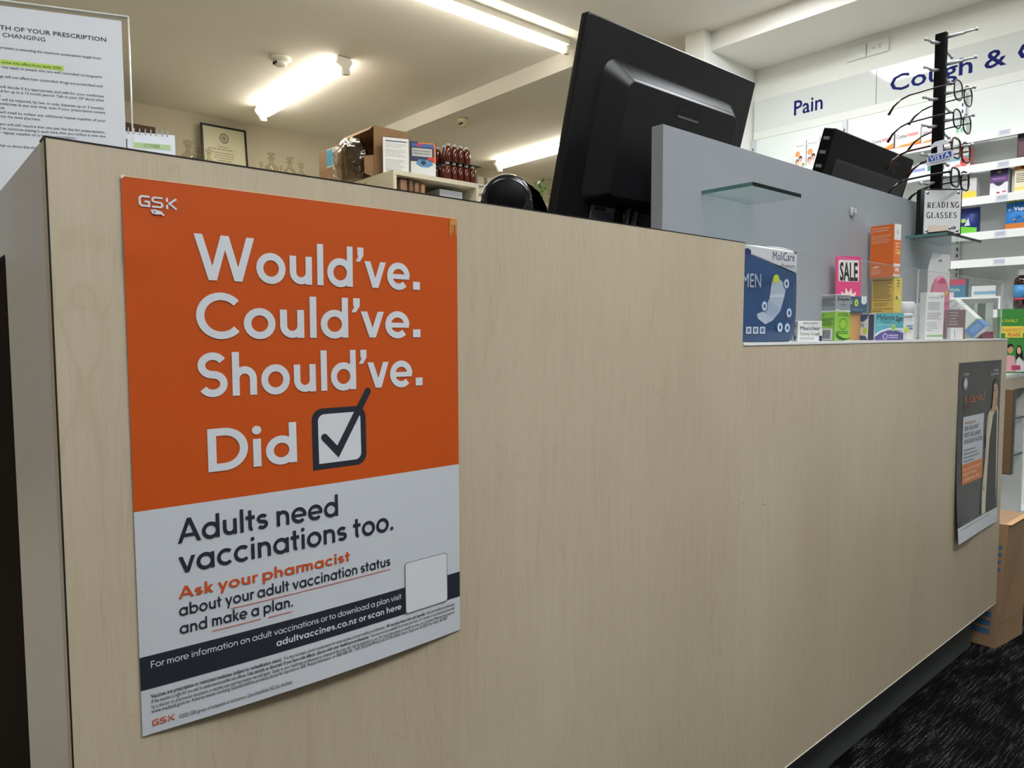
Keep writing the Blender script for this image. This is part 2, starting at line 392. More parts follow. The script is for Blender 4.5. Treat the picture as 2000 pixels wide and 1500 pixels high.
sbox('wall_far', WALLP, (5.5, 1.82, 0, 5.6, 5.05, ZD))

# lamps of the dispensary (each gives its own light)
LAMP = M('lamp_diffuser', (255, 248, 234), .4, emit=15)
LAMPB = M('lamp_tube_glow', (255, 248, 232), .4, emit=20)
LBODY = M('lamp_body', (235, 232, 222), .5)
def batten(label, x, y0, y1, group='fluorescent battens on the dispensary ceiling'):
    t = thing('ceiling_light', label, 'light', (x, (y0+y1)/2, ZD), group=None)
    h = (y1-y0)/2
    boxes('housing', t, LBODY, (-.035, -h, -.022, .035, h, 0))
    q = MB(); q.prism([(-.05, -.024), (.05, -.024), (.055, -.045), (.04, -.068), (0, -.075), (-.04, -.068), (-.055, -.045)], LAMP, -h+.03, h-.03, 'xz', smooth=False); q.build('diffuser', t)
    for s in (-1, 1):
        q = MB(); q.prism([(-.04, -.005), (.04, -.005), (.05, -.03), (.03, -.06), (.035, -.095), (-.005, -.1), (-.02, -.06), (-.05, -.04)], LBODY, s*h-.015, s*h+.015, 'xz'); q.build('end_cap', t)
batten('glowing white fluorescent light on the dispensary ceiling beside the smoke alarm', 2.13, 3.36, 4.58)
batten('glowing white fluorescent light farther right, low beside the black screen', 4.45, 3.45, 4.70)
t = thing('tube_light', 'long bare glowing tube along the ceiling edge above the counter', 'light', (1.75, 2.335, ZD))
boxes('housing', t, LBODY, (-1.2, -.03, -.03, 1.2, .03, 0))
q = MB(); q.tube([(-1.18, 0, -.055), (1.185, 0, -.055)], .017, LAMPB, 12); q.build('tube', t)
for s in (-1, 1):
    boxes('socket', t, M('lamp_socket', (226, 222, 206), .4), (s*1.2-.015, -.013, -.075, s*1.2+.015, .013, -.02), bevel=.004)
def round_alarm(name, label, loc, r, m):
    t = thing(name, label, 'smoke alarm', loc)
    q = MB(); q.lathe([(0, -.03), (r*.55, -.03), (r*.85, -.018), (r, -.012), (r, 0), (0, 0)], m, seg=28); q.build('base', t)
    q = MB(); q.lathe([(0, -.055), (r*.4, -.053), (r*.58, -.044), (r*.6, -.026), (0, -.026)], m, seg=24)
    for k in range(5): q.box(-r*.66, -.02+k*.008, -.045, -r*.5, -.017+k*.008, -.032, BLACK)
    q.build('sensor_head', t)
round_alarm('smoke_alarm', 'white round smoke alarm on the ceiling next to the short fluorescent light', (1.85, 3.605, ZD), .062, LBODY)
round_alarm('smoke_alarm', 'cream round alarm on the underside of the ceiling beam', (3.19, 3.593, 2.397), .042, M('cream_plastic', (222, 212, 176), .5))

# ================================================================== COUNTER
ZT, ZLEDGE, ZB = .9965, .8505, .137
EDGEK = C(24, 23, 24); EDGEW = C(226, 222, 214)
ct = thing('service_counter', 'long maple laminate service counter with a lower step at its far end', 'counter')
q = MB(); q.prism([(.0893, ZB), (2.240, ZB), (2.242, ZLEDGE-.004), (.954, ZLEDGE-.004), (.956, ZT), (.0893, ZT)], LAM, 0, .018, 'xz'); 
SF = Fr((0, 0, 0), (1, 0, 0), (0, 0, 1), (0, -1, 0), .0001); SK = C(104, 88, 72)
for (x, z, dx, dz) in ((.958, .61, .012, .001), (.79, .59, .003, .006), (1.02, .56, .001, .012), (1.6, .29, .001, .012), (1.02, .60, .010, -.003), (.71, .405, .004, .001), (1.31, .64, .002, .012), (1.19, .19, .003, .012)):
    q.f([SF.at(x, z), SF.at(x+dx, z+dz), SF.at(x+dx+.0006, z+dz+.0006), SF.at(x+.0006, z+.0006)], SK)
q.build('front_panel', ct)
boxes('edge_strip', ct, EDGEK, (.0887, -.0005, ZB, .0897, .001, ZT), (.0887, -.0003, ZT-.0002, .956, .0175, ZT+.0008), (.0889, -.0006, ZB-.0016, 2.240, .017, ZB+.0002))
boxes('bottom_lipping', ct, EDGEW, (.0889, -.0009, ZB+.0001, 2.240, .0, ZB+.0014))
boxes('ledge', ct, SHELFW, (.957, -.0012, ZLEDGE-.0038, 2.2425, .162, ZLEDGE))
q = MB(); q.prism([(.0185, ZB), (.226, ZB), (.226, .938), (.43, .938), (.43, ZT), (.0185, ZT)], M('laminate_grey_sheen', (206, 204, 205), .3, noise=.02, nscale=60), .0893, .107, 'yz'); q.build('side_panel', ct)  # same laminate as the front; its grey reflection is put into the colour
boxes('end_panel', ct, LAM, (2.222, .0185, ZB, 2.240, .226, ZLEDGE-.004))
boxes('worktop', ct, SHELFW, (.1071, .0185, ZLEDGE-.02, .956, .226, ZLEDGE))
boxes('kickboard', ct, KICK, (.13, .055, 0, 2.239, .073, ZB+.01))
boxes('carcass', ct, SHELFW, (.12, .2, .06, 2.2, .215, ZLEDGE-.005))
dk = thing('rear_desk', 'dark brown desk end standing behind the counter at the left edge', 'desk')
boxes('end_panel', dk, DARKW, (.0896, .232, 0, .115, .95, .897))
boxes('worktop', dk, DARKW, (.0896, .232, .8975, 2.2, .95, .935))
boxes('far_end_panel', dk, DARKW, (2.17, .24, 0, 2.2, .95, .884))
# grey upright panel on the ledge
pp = thing('privacy_panel', 'grey upright panel standing on the counter ledge in front of the screens', 'panel', (.945, .14, ZLEDGE))
boxes('board', pp, GPANEL, (0, 0, 0, 1.290, .022, .3435))
boxes('end_cap', pp, GPANEL, (-.0012, -.0002, 0, 0, .0222, .3437))
# glass shelves held by clear brackets on the panel
def glass_shelf(label, x0, x1, z, y0=.046):
    t = thing('glass_shelf', label, 'shelf', (x0, .1399, z)); W = x1-x0; d = y0-.1399
    boxes('pane', t, GLASS, (0, d, -.003, W, 0, .003))
    boxes('front_edge', t, GEDGE, (0, d-.0004, -.0031, W, d, .0031))
    boxes('side_edge', t, GEDGL, (-.0005, d, -.0031, 0, 0, .0031))
    for k in (.12, .88):
        q = MB(); q.box(W*k-.006, -.014, -.010, W*k+.006, 0, -.0035, ACRYL, .001); q.build('bracket', t)
    return t
glass_shelf('small empty glass shelf on the grey panel', 1.051, 1.207, 1.101)
glass_shelf('glass shelf on the grey panel carrying the spectacles stand', 1.915, 2.158, 1.101)
q = MB(); q.box(-.008, -.006, -.009, .008, 0, .009, M('clear_plastic_clip', (235, 238, 240), .15, trans=.5), .002)
q.box(-.004, -.012, -.004, .004, -.006, .006, M('clear_plastic_clip', (1, 1, 1)), .001)
tag(q.build('shelf_clip', None, (1.613, .1399, 1.130)), 'tiny clear plastic clip fixed high on the grey panel', 'clip')

# clear acrylic guard along the ledge
ag = thing('acrylic_guard', 'clear acrylic guard along the front of the counter ledge', 'guard', (.96, .003, ZLEDGE))
ACE = M('acrylic_edge', (205, 210, 212), .2, alpha=.75)
for x0, x1 in ((0, .668), (.669, 1.235)):
    boxes('front_pane', ag, ACRYL, (x0, 0, 0, x1, .003, .146))
    boxes('pane_edge', ag, ACE, (x0, 0, .146, x1, .003, .1466), (x1-.0006, -.0001, 0, x1, .0031, .146))
boxes('side_pane', ag, ACRYL, (1.232, .0032, 0, 1.235, .12, .146))

# ================================================================== POSTERS
class Sheet:                   # a hung paper sheet, x and y in millimetres from its top left corner, bulging off the panel
    band = 10
    def __init__(s, x0, z0, W, H, bul, eps=.00016): s.x0, s.z0, s.W, s.H, s.bul, s.eps = x0, z0, W, H, bul, eps
    def at(s, x, y, l=0):
        u = min(1, max(0, x/s.W)); v = min(1, max(0, y/s.H))
        return Vector((s.x0+x/1000, -(.0012+s.bul(u, v)+l*s.eps), s.z0-y/1000))
    def grid(s, mb, bands, nu=24):           # bands: (y0, y1, rows, material)
        for y0, y1, n, m in bands:
            vs = [[mb.bm.verts.new(s.at(s.W*i/nu, y0+(y1-y0)*j/n, 0)) for i in range(nu+1)] for j in range(n+1)]
            for j in range(n):
                for i in range(nu):
                    fc = mb.bm.faces.new((vs[j][i], vs[j+1][i], vs[j+1][i+1], vs[j][i+1])); fc.material_index = mb.mi(m); fc.smooth = True
pt = thing('poster', 'large orange and white vaccination poster on the counter front', 'poster')
PX, PZ = .1343, .9776
def bul(u, v):
    b_ = .0068*math.sin(pi*u)*v**3+.0012*math.sin(pi*u)*(1-v)
    b_ += .0011*math.exp(-((u-.02)/.06)**2-((v-.13)/.03)**2)
    return b_+.0006*math.sin(9*v+3*u)*math.sin(pi*u)
P = Sheet(PX, PZ, 297.5, 414, bul)
q = MB(); P.grid(q, [(0, 243.5, 26, ORANGE), (243.5, 414, 34, PWHITE)], 44)
q.rect(P, 0, 0, 297.5, .9, C(236, 190, 150), 1, 30)
q.poly(P, [(18.6, 22.6), (21.5, 22), (26, 23), (27, 24.6), (28.2, 25.6), (27.2, 26.2), (25.6, 25.2), (22.5, 25.6), (19.6, 25.2)], C(228, 232, 236), 5)
q.poly(P, [(20, 23.2), (22.2, 23.1), (21.2, 25)], C(120, 160, 196), 6)
for k in range(9):
    x = 288+RND.random()*8; y = 2+RND.random()*3
    for g in ribbon([(x, y), (x-1+RND.random()*2, y+5+RND.random()*3), (x-2+RND.random()*3, y+10+RND.random()*4)], .55): q.f([P.at(a_, b_, 4) for a_, b_ in g], C(214, 168, 92))
q.poly(P, [(288, 2), (297, 1), (297, 7), (290, 7)], C(216, 140, 70), 3)
q.poly(P, [(-.2, -.2), (3, 0), (1.5, 1.5), (0, 3)], C(236, 226, 214), 3)
q.build('sheet', pt)
T_ = M('poster_lettering', (222, 225, 232), .4)
q = MB()
for t_, x1, y in (("Would've.", 252.8, 71.6), ("Could've.", 252.8, 116.3), ("Should've.", 254.4, 162.0)):
    stroke_text(q, P, t_, 48, x1, y, 34.8, T_, .168)
stroke_text(q, P, 'Did', 53.6, 126.2, 220.6, 33.8, T_, .178)
q.build('headline', pt)
q = MB()
rr = lambda x0, y0, x1, y1, r: (arcp(x1-r, y0+r, r, -90, 0)+[(x1, y1)]*0+arcp(x1-r, y1-r, r, 0, 90)+[(x0, y1)]+arcp(x0+r, y0+r, r, 180, 270))
q.poly(P, rr(140.3, 177.2, 192.3, 230, 10), INK, 1)
q.poly(P, rr(146, 182.3, 186.8, 225, 6), T_, 2)
for p_ in ([(151.6, 202.4), (164, 216), (195, 164.5)],):
    for g in ribbon(p_, 6.4): q.f([P.at(x, y, 3) for x, y in g], INK)
for cx, cy in ((151.6, 202.4), (195, 164.5)): q.poly(P, arcp(cx, cy, 3.2, 0, 360, n=14)[:-1], INK, 3)
q.build('tick_box', pt)
q = MB(); logo_strokes(q, P, 10.8, 20.8, 26.4, 8.2, T_); q.build('logo', pt)
q = MB(); logo_strokes(q, P, 6.8, 408.1, 15.8, 4.7, POR); q.build('logo', pt)
q = MB()
stroke_text(q, P, 'Adults need', 29.3, 162.4, 272.4, 18.8, INK, .150, True)
stroke_text(q, P, 'vaccinations too.', 29.3, 218.7, 295.6, 18.8, INK, .150, True)
q.build('tagline', pt)
q = MB(); stroke_text(q, P, 'Ask your pharmacist', 28.4, 172.6, 315.2, 9.4, POR, .17, True)
stroke_text(q, P, 'about your adult vaccination status', 28.3, 214.6, 328.6, 9.4, INK, .15, True)
stroke_text(q, P, 'and make a plan.', 28.3, 118.1, 342.7, 9.4, INK, .15, True)
for x0, x1, y in ((66.7, 214.5, 331.8), (51.9, 90.5, 346.2), (96.5, 117.4, 346.6)): q.rect(P, x0, y, x1, y+.55, POR, 3, 12)
q.build('message', pt)
q = MB(); q.rect(P, 0, 353.5, 297.5, 379, INK, 1, 30)
stroke_text(q, P, 'For more information on adult vaccinations or to download a plan visit', 7.4, 226, 363.2, 5.3, T_, .125, True)
stroke_text(q, P, 'adultvaccines.co.nz or scan here', 102.7, 225.8, 373, 5.8, T_, .17, True)
q.build('info_band', pt)
q = MB(); q.poly(P, rr(230.4, 330, 281.3, 379.6, 3), GREY, 4); q.poly(P, [(x, y) for x, y in arcp(277.6, 333.4, 2.8, -90, 0)+arcp(277.6, 376, 2.8, 0, 90)+arcp(233.9, 376, 2.8, 90, 180)+arcp(233.9, 333.4, 2.8, 180, 270)], T_, 5); q.build('blank_tile', pt)
q = MB()
def bodyline(y, parts):
    for x0, x1, bold, s_ in parts:
        vs, fs = glyphs(s_, .012 if bold else 0); W_ = max(v[0] for v in vs); k = (x1-x0)/W_
        for fc in fs: q.f([P.at(x0+vs[i][0]*k, y-vs[i][1]*4.4, 2) for i in fc], INK)
bodyline(386.4, [(6.7, 107, 1, 'Vaccines are prescription or restricted medicines (subject to reclassification status).'), (108.5, 207, 0, 'You may not need a doctor\u2019s prescription for some vaccines, ask your healthcare professional.'), (208.5, 254, 1, 'All vaccines have risks and benefits.'), (255, 290, 0, 'Ask your healthcare professional')])
bodyline(390.5, [(6.8, 77, 0, 'if the vaccine is right for you and to understand possible side effects.'), (78, 190, 1, 'Use strictly as directed. If you have side effects, discuss with your healthcare professional.'), (191.5, 290, 0, 'Vaccines are also available for private purchase. If a vaccine is not funded and provided')])
bodyline(394.6, [(6.6, 97, 0, 'by a doctor or pharmacist vaccinator, a vaccine cost and vaccination fee will apply.'), (98.5, 290, 0, 'Speak to your healthcare professional to understand the costs that may be applicable to you. For more information on specific vaccines, see Consumer Medicine Information at')])
bodyline(398.2, [(6.6, 34, 0, 'www.medsafe.govt.nz.'), (35, 173, 1, 'Adverse events involving GlaxoSmithKline products should be reported to GSK Medical Information on 0800 808 500.'), (174.5, 245, 0, 'TAPS NP22349-PM-NZ-AVU-PSTR-250002 Date of Approval:'), (246, 256, 1, '02 2025'), (257, 270, 0, 'Date of Expiry:'), (271, 281, 1, '02 2027')])
bodyline(408.4, [(25.5, 115, 0, '\u00a92025 GSK group of companies or its licensor. GlaxoSmithKline NZ Ltd, Auckland')])
q.build('small_print', pt)
# second poster at the far end
p2 = thing('poster', 'dark flu vaccine poster with a woman in a cream coat, far end of the counter', 'poster')
Q = Sheet(1.877, .796, 316, 425, lambda u, v: .010*v**4*(.6+.4*math.cos(3*u))+.0012*math.sin(5*v)*math.sin(pi*u)**2+.003*v*v, .00028)
PBK = M('poster_black', (36, 33, 34), .35, noise=.06, nscale=6)
q = MB(); Q.grid(q, [(0, 388, 40, PBK), (388, 425, 6, PWHITE)], 26)
q.rect(Q, 212, 0, 218, 388, C(66, 62, 62), 1); q.build('sheet', p2)
q = MB()
q.rect(Q, 36, 129, 184, 243, C(196, 202, 214), 2); q.rect(Q, 36, 243, 188, 291, C(214, 120, 50), 2)
class QT:
    def __init__(s, x, y, w_, h_): s.x, s.y, s.w, s.h = x, y, w_, h_
    def at(s, x, y, l=1): return Q.at(s.x+x*s.w, s.y-y*s.h, l)
F2 = QT(0, 425, 316, 425)
tx = lambda s_, x, y, h, m, wid=None, b=0: q.text(F2, s_, x/316, 1-y/425, h/425, m, wid/316 if wid else None, 'l', b, 5)
tx('FLUCELVAX', 38, 96, 15, C(196, 110, 60), 130, .01); tx('QUAD', 38, 113, 12, C(120, 78, 60), 56)
q.poly(Q, arcp(172, 84, 12, -80, 100)+arcp(172, 84, 8.5, 100, -80), C(150, 150, 60), 3)
tx('AVAILABLE NOW', 46, 147, 6, C(204, 110, 60), 76, .01)
for s_, y, wd in (('NEW ZEALAND\u2019S', 162, 100), ('FIRST CELL-BASED', 178, 118), ('INFLUENZA VACCINE', 194, 130)): tx(s_, 45, y, 10, C(56, 60, 74), wd)
for y, wd in ((208, 80), (217, 95), (226, 110), (235, 70)): q.rect(Q, 45, y, 45+wd, y+3.2, C(130, 134, 146), 4)
for s_, y, wd in (('ASK YOUR PHARMACIST', 259, 130), ('ABOUT IT TODAY', 271, 96), ('A CHARGE WILL APPLY', 284, 120)): tx(s_, 42, y, 7, C(240, 226, 206), wd, .01)
q.ell(F2, 44/316, 1-50/425, 15/316, 15/425, C(150, 158, 170), 3); q.ell(F2, 44/316, 1-50/425, 9/316, 9/425, C(196, 204, 214), 4)
tx('CSL Seqirus', 28, 30, 6, WHITE, 36); tx('AN INFLUENZA', 250, 28, 5, WHITE, 40); tx('VACCINE FOR ADULTS', 226, 37, 5, WHITE, 66)
tx('This medicine has risks and benefits', 18, 384, 4, C(150, 150, 150), 100)
q.rect(Q, 14, 394, 250, 395.5, C(150, 154, 162), 3); tx('CSL', 284, 416, 5, C(90, 94, 104), 18)
q.build('printing', p2)
q = MB(); SKN = C(196, 150, 122); COAT = C(214, 204, 184); DRS = C(38, 35, 36); HAIR = C(52, 38, 30)
q.poly(Q, [(212, 146), (222, 132), (254, 118), (292, 118), (302, 132), (306, 260), (300, 385), (180, 385), (186, 320), (204, 246), (206, 180)], COAT, 2)
q.poly(Q, [(246, 130), (262, 140), (284, 124), (292, 136), (296, 250), (300, 385), (214, 385), (226, 300), (236, 200)], DRS, 3)
q.poly(Q, [(262, 140), (256, 122), (262, 100), (288, 96), (288, 118), (284, 126)], SKN, 4)
q.poly(Q, [(250, 72), (256, 54), (276, 46), (298, 54), (304, 72), (302, 96), (294, 104), (290, 92), (262, 66)], HAIR, 4)
q.poly(Q, [(254, 62), (272, 58), (286, 66), (292, 84), (288, 100), (272, 108), (260, 106), (255, 92), (250, 86), (254, 78)], SKN, 5)
q.poly(Q, [(258, 96), (266, 98), (272, 95), (266, 101)], C(150, 70, 66), 6); q.poly(Q, [(258, 77), (265, 75), (271, 78), (264, 79)], C(40, 30, 28), 6); q.poly(Q, [(257, 72), (268, 69), (274, 72)], HAIR, 6)
q.poly(Q, [(248, 106), (252, 84), (257, 84), (258, 104), (256, 130), (248, 138), (244, 124)], SKN, 6)
q.poly(Q, [(206, 190), (226, 138), (246, 128), (256, 134), (244, 170), (228, 206), (214, 222), (204, 214)], COAT, 7)
q.poly(Q, [(198, 270), (226, 190), (232, 196), (212, 385), (178, 385)], COAT, 6)
q.poly(Q, [(192, 318), (200, 316), (202, 322), (194, 326)], C(150, 110, 80), 7)
q.build('woman_picture', p2)

# ================================================================== SCREENS AND DEVICES BEHIND THE COUNTER
TILT = math.radians(-14.6)
mo = thing('monitor', 'large black monitor seen from behind, leaning back above the counter', 'monitor', (1.1745, .365, .9353))
# local: x across, -y towards us, z up, top at z=0
mr = Matrix.Translation((0, -.095, .4655)) @ Matrix.Rotation(-TILT, 4, 'X')
W2 = .2615; HM = .352
def rrect(x0, z0, x1, z1, r, n=5):
    o = []
    for cx, cz, a0 in ((x1-r, z1-r, 0), (x0+r, z1-r, 90), (x0+r, z0+r, 180), (x1-r, z0+r, 270)):
        o += [(cx+r*math.cos(math.radians(a0+90*i/n)), cz+r*math.sin(math.radians(a0+90*i/n))) for i in range(n+1)]
    return o
def loft(mb, rings, m, mat, cap=True, smooth=True):     # rings of 3-d points
    b2 = bmesh.new(); vs = [[b2.verts.new(p) for p in r] for r in rings]; n = len(rings[0])
    for A, B in zip(vs, vs[1:]):
        for i in range(n): b2.faces.new((A[i], A[(i+1) % n], B[(i+1) % n], B[i]))
    if cap: b2.faces.new(vs[-1])
    bmesh.ops.recalc_face_normals(b2, faces=b2.faces[:]); mb.add(b2, m, mat, smooth)
q = MB()
R0 = lambda y, ins, r: [(x, y, z) for x, z in rrect(-W2+ins, -HM+ins, W2-ins, -ins, r)]
loft(q, [R0(.018, .001, .004), R0(.004, 0, .004), R0(.0005, .002, .004), R0(0, .004, .004)], BPL, mr, True)
q.build('back_shell', mo)
q = MB(); q.prism([(x, z) for x, z in rrect(-W2+.004, -HM+.004, W2-.004, -.004, .003)], M('screen_glass', (8, 8, 10), .15), .0182, .0195, 'xz', mat=mr); q.build('display', mo)
q = MB()
B0 = lambda y, x0, z0, x1, z1, r: [(x, y, z) for x, z in rrect(x0, z0, x1, z1, r, 8)]
ri = []
for t_ in (0, .04, .10, .3, .6, .9, .96, 1):
    y = .0005-.0375*t_; e = 1-t_
    ri.append(B0(y, -.171-.034*e, -.286-.022*e, .171+.034*e, -.088+.032*e, .016+.012*e))
ri = [B0(.0012, -.216, -.318, .216, -.046, .034), B0(.0004, -.209, -.311, .209, -.053, .03)]+ri
loft(q, ri, BPL, mr, False)
loft(q, [B0(-.0370, -.171, -.286, .171, -.088, .016), B0(-.0378, -.1695, -.2845, .1695, -.0895, .015)], BPL, mr, False)
q.f([mr @ Vector(p) for p in B0(-.0378, -.1695, -.2845, .1695, -.0895, .015)], BPL)
q.build('rear_bulge', mo)
FB = Fr(mr @ Vector((-.169, -.0379, -.283)), mr.to_3x3() @ Vector((.338, 0, 0)), mr.to_3x3() @ Vector((0, 0, .193)), mr.to_3x3() @ Vector((0, -1, 0)), .0004)
q = MB()
for k in range(92):
    x = -.158+k*.00345; y0, z0, y1, z1 = -.0075, -.0620, -.0300, -.0812
    q.f([mr @ Vector(p) for p in ((x, y0-.0006, z0+.0004), (x+.0017, y0-.0006, z0+.0004), (x+.0017, y1-.0006, z1+.0004), (x, y1-.0006, z1+.0004))], C(6, 6, 8))
q.build('vent_slots', mo)
q = MB(); q.poly(FB, [(x, y) for x, y in rrect(.41, .82, .64, .97, .04)], C(6, 6, 7), 1)
q.poly(FB, rrect(.425, .828, .625, .85, .012), C(96, 97, 104), 2); q.rect(FB, .44, .88, .60, .93, C(18, 18, 20), 2); q.build('hand_grip', mo)  # the pale strip is a painted highlight along the grip's lower lip
for x, y in ((.385, .66), (.635, .66), (.385, .32), (.635, .32)):
    q = MB(); q.ell(FB, x, y, .013, .022, C(4, 4, 5), 1); q.ell(FB, x, y, .006, .011, C(46, 46, 50), 2); q.build('mount_screw', mo)
q = MB(); q.prism([(x, z) for x, z in rrect(-.04, -.40, .04, -.20, .035)], BPLM, -.07, -.0375, 'xz', mat=mr); q.build('stand_neck', mo)
q = MB(); q.lathe([(0, .0), (.11, 0), (.11, .008), (.09, .014), (0, .016)], BPLM, (0, .0, .0), 32, sy=.8)
q.tube([(0, -.035, .01), (0, -.035, .09), (0, -.06, .17)], .02, BPLM, 10); q.build('stand_base', mo)
FL = Fr(mr @ Vector((-.172, -.0010, -.331)), mr.to_3x3() @ Vector((.068, 0, 0)), mr.to_3x3() @ Vector((0, 0, .026)), mr.to_3x3() @ Vector((0, -1, 0)), .0003)
q = MB(); q.rect(FL, 0, 0, 1, 1, C(110, 112, 118), 1); q.rect(FL, .12, .60, .6, .88, C(40, 40, 44), 2)
for k in range(4): q.rect(FL, .06, .08+k*.12, .92-.1*(k % 2), .13+k*.12, C(46, 46, 50), 2)
q.build('rating_label', mo)
q = MB(); q.tube([mr @ Vector(p) for p in ((-.095, -.010, -.30), (-.095, -.02, -.33), (-.095, -.02, -.36), (-.09, -.01, -.42))], .004, BPLM, 8)
for k in range(5): q.lathe([(.0055, -.001), (.0055, .001)], BPLM, tuple(mr @ Vector((-.095, -.02, -.335-k*.006))), 10)
q.build('cable', mo)
q = MB(); q.box(-.075, -.012, -.335, -.073, -.002, -.300, GREY, mat=mr); q.box(-.052, -.012, -.335, -.050, -.002, -.305, GREY, mat=mr); q.box(-.075, -.012, -.337, -.050, -.002, -.334, GREY, mat=mr); q.build('cable_clip', mo)

# second smaller screen farther along
tm = thing('till_screen', 'small black till screen seen from behind above the grey panel', 'screen', (1.87, .300, .9353))
TM = Matrix.Translation((.262, 0, .4557)) @ Matrix.Rotation(math.radians(16), 4, 'X')
q = MB(); w2 = .262
loft(q, [[(x, .03, z) for x, z in rrect(-w2, -.30, w2, 0, .006)], [(x, .003, z) for x, z in rrect(-w2, -.30, w2, 0, .006)], [(x, 0, z) for x, z in rrect(-w2+.003, -.297, w2-.003, -.003, .006)]], BPLM, TM, smooth=False)
q.prism(rrect(-w2+.002, -.298, w2-.002, -.002, .004), M('screen_glass', (8, 8, 10)), .0302, .0315, 'xz', mat=TM); q.build('back_shell', tm)
FT = Fr(TM @ Vector((-w2, -.0003, -.30)), TM.to_3x3() @ Vector((2*w2, 0, 0)), TM.to_3x3() @ Vector((0, 0, .30)), TM.to_3x3() @ Vector((0, -1, 0)), .0004)
q = MB(); q.rect(FT, .09, .50, .97, .76, C(10, 10, 12), 1); q.rect(FT, .09, .755, .97, .77, C(46, 46, 50), 2); q.rect(FT, .62, .50, .97, .62, C(34, 34, 38), 2)
for k in range(16): q.rect(FT, .15+k*.028, .55, .152+k*.028, .7, C(26, 26, 28), 2)
q.build('vent_panel', tm)
q = MB()
for x, y in ((.58, .33), (.72, .36)): q.ell(FT, x, y, .008, .012, C(2, 2, 2), 1)
q.poly(FT, arcp(.78, .87, .035, 40, 300, .05)+arcp(.78, .87, .025, 300, 40, .036), C(4, 4, 5), 1); q.build('screw_holes', tm)
for k in range(5):
    q = MB(); q.box(-w2-.0015, .008, -.03-k*.035, -w2, .024, -.022-k*.035, C(120, 122, 126), mat=TM); q.build('side_port', tm)
q = MB(); q.tube([(.262, .06, .02), (.262, .06, .20), (.262, .03, .3)], .022, BPLM, 10); q.lathe([(0, 0), (.12, 0), (.12, .01), (.1, .02), (0, .022)], BPLM, (.262, .07, 0), 28, sy=.8); q.build('stand', tm)

# rounded black device on the counter top
dv = thing('desktop_scanner', 'rounded glossy black desktop device peeking over the counter top', 'device', (.584, .100, ZLEDGE+.0003))
DM = Matrix.Rotation(math.radians(-43), 4, 'Z') @ Matrix.Translation((0, 0, .176)) @ Matrix.Scale(.66, 4)
def puck(prof, m, name, dz=0, sq=1.0):
    q = MB(); q.lathe(prof, m, (0, 0, 0), 48, DM @ Matrix.Translation((0, 0, dz)) @ Matrix.Rotation(pi/2, 4, 'X')); return q.build(name, dv)
puck([(0, -.022), (.030, -.022), (.042, -.016), (.0475, -.004), (.0475, .008), (.043, .019), (.036, .0235), (0, .0235)], BGLOSS, 'head')
puck([(0, .0232), (.0352, .0236), (.0345, .0245), (0, .0248)], BPLM, 'front_disc')
q = MB(); q.prism([(-.062, -.2655), (.062, -.2655), (.0472, 0), (-.0472, 0)], BPL, -.020, .016, 'xz', mat=DM, bevel=.003); q.build('skirt', dv)
q = MB()
loft(q, [[(x, .012, z) for x, z in ((-.005, -.26), (.092, -.26), (.083, -.060), (.074, -.010), (.060, .018), (.036, .036), (-.005, .036))],
         [(x, .050, z) for x, z in ((-.005, -.26), (.088, -.26), (.078, -.065), (.066, -.016), (.050, .008), (.030, .024), (-.005, .024))]], BPLM, DM, True, False)
q.build('rear_housing', dv)

# ================================================================== SIGN AND CALENDAR ON THE COUNTER TOP
YS = math.radians(-21.5)
sh = thing('sign_holder', 'clear acrylic sign holder with a printed prescription notice at the left', 'sign', (.2495, .429, .9353), (0, 0, YS))
WS = .224                    # right end at local x=0
AE = M('acrylic_bright_edge', (238, 236, 228), .2)
zt = .3205
boxes('holder', sh, ACRYL, (-WS, -.0035, .004, 0, -.0015, zt), (-WS, .0015, .004, 0, .0035, zt))
boxes('holder_edge', sh, AE, (-WS, -.0035, zt, 0, .0035, zt+.0016), (0, -.0035, .004, .0010, .0035, zt+.0016))
boxes('foot', sh, ACRYL, (-WS, -.045, 0, 0, .045, .0038))
q = MB(); q.box(-.2175, -.0008, zt-.0045-.297, -.0075, .0008, zt-.0045, PAPER)
FP = Fr((-.2175, -.00085, zt-.0045-.297), (.210, 0, 0), (0, 0, .297), (0, -1, 0), .0001)
TK = C(38, 40, 50); FX_ = lambda px: 1-(247-px)/1.79/210; MMY = lambda v: 1-v*1.45/297
def sl(s_, px, y, h, b=0.003, cw=.00898): q.text(FP, s_, FX_(px), MMY(y), h/297, TK, len(s_)*cw, 'r', b, 2)
sl('THE LENGTH OF YOUR PRESCRIPTION', 216, 18.9, 5.0, .006, .0232)
sl('MAY BE CHANGING', 100, 24.6, 5.0, .006, .0236)
q.rect(FP, .12, MMY(46.8), FX_(132), MMY(42.6), C(208, 240, 110), 1)
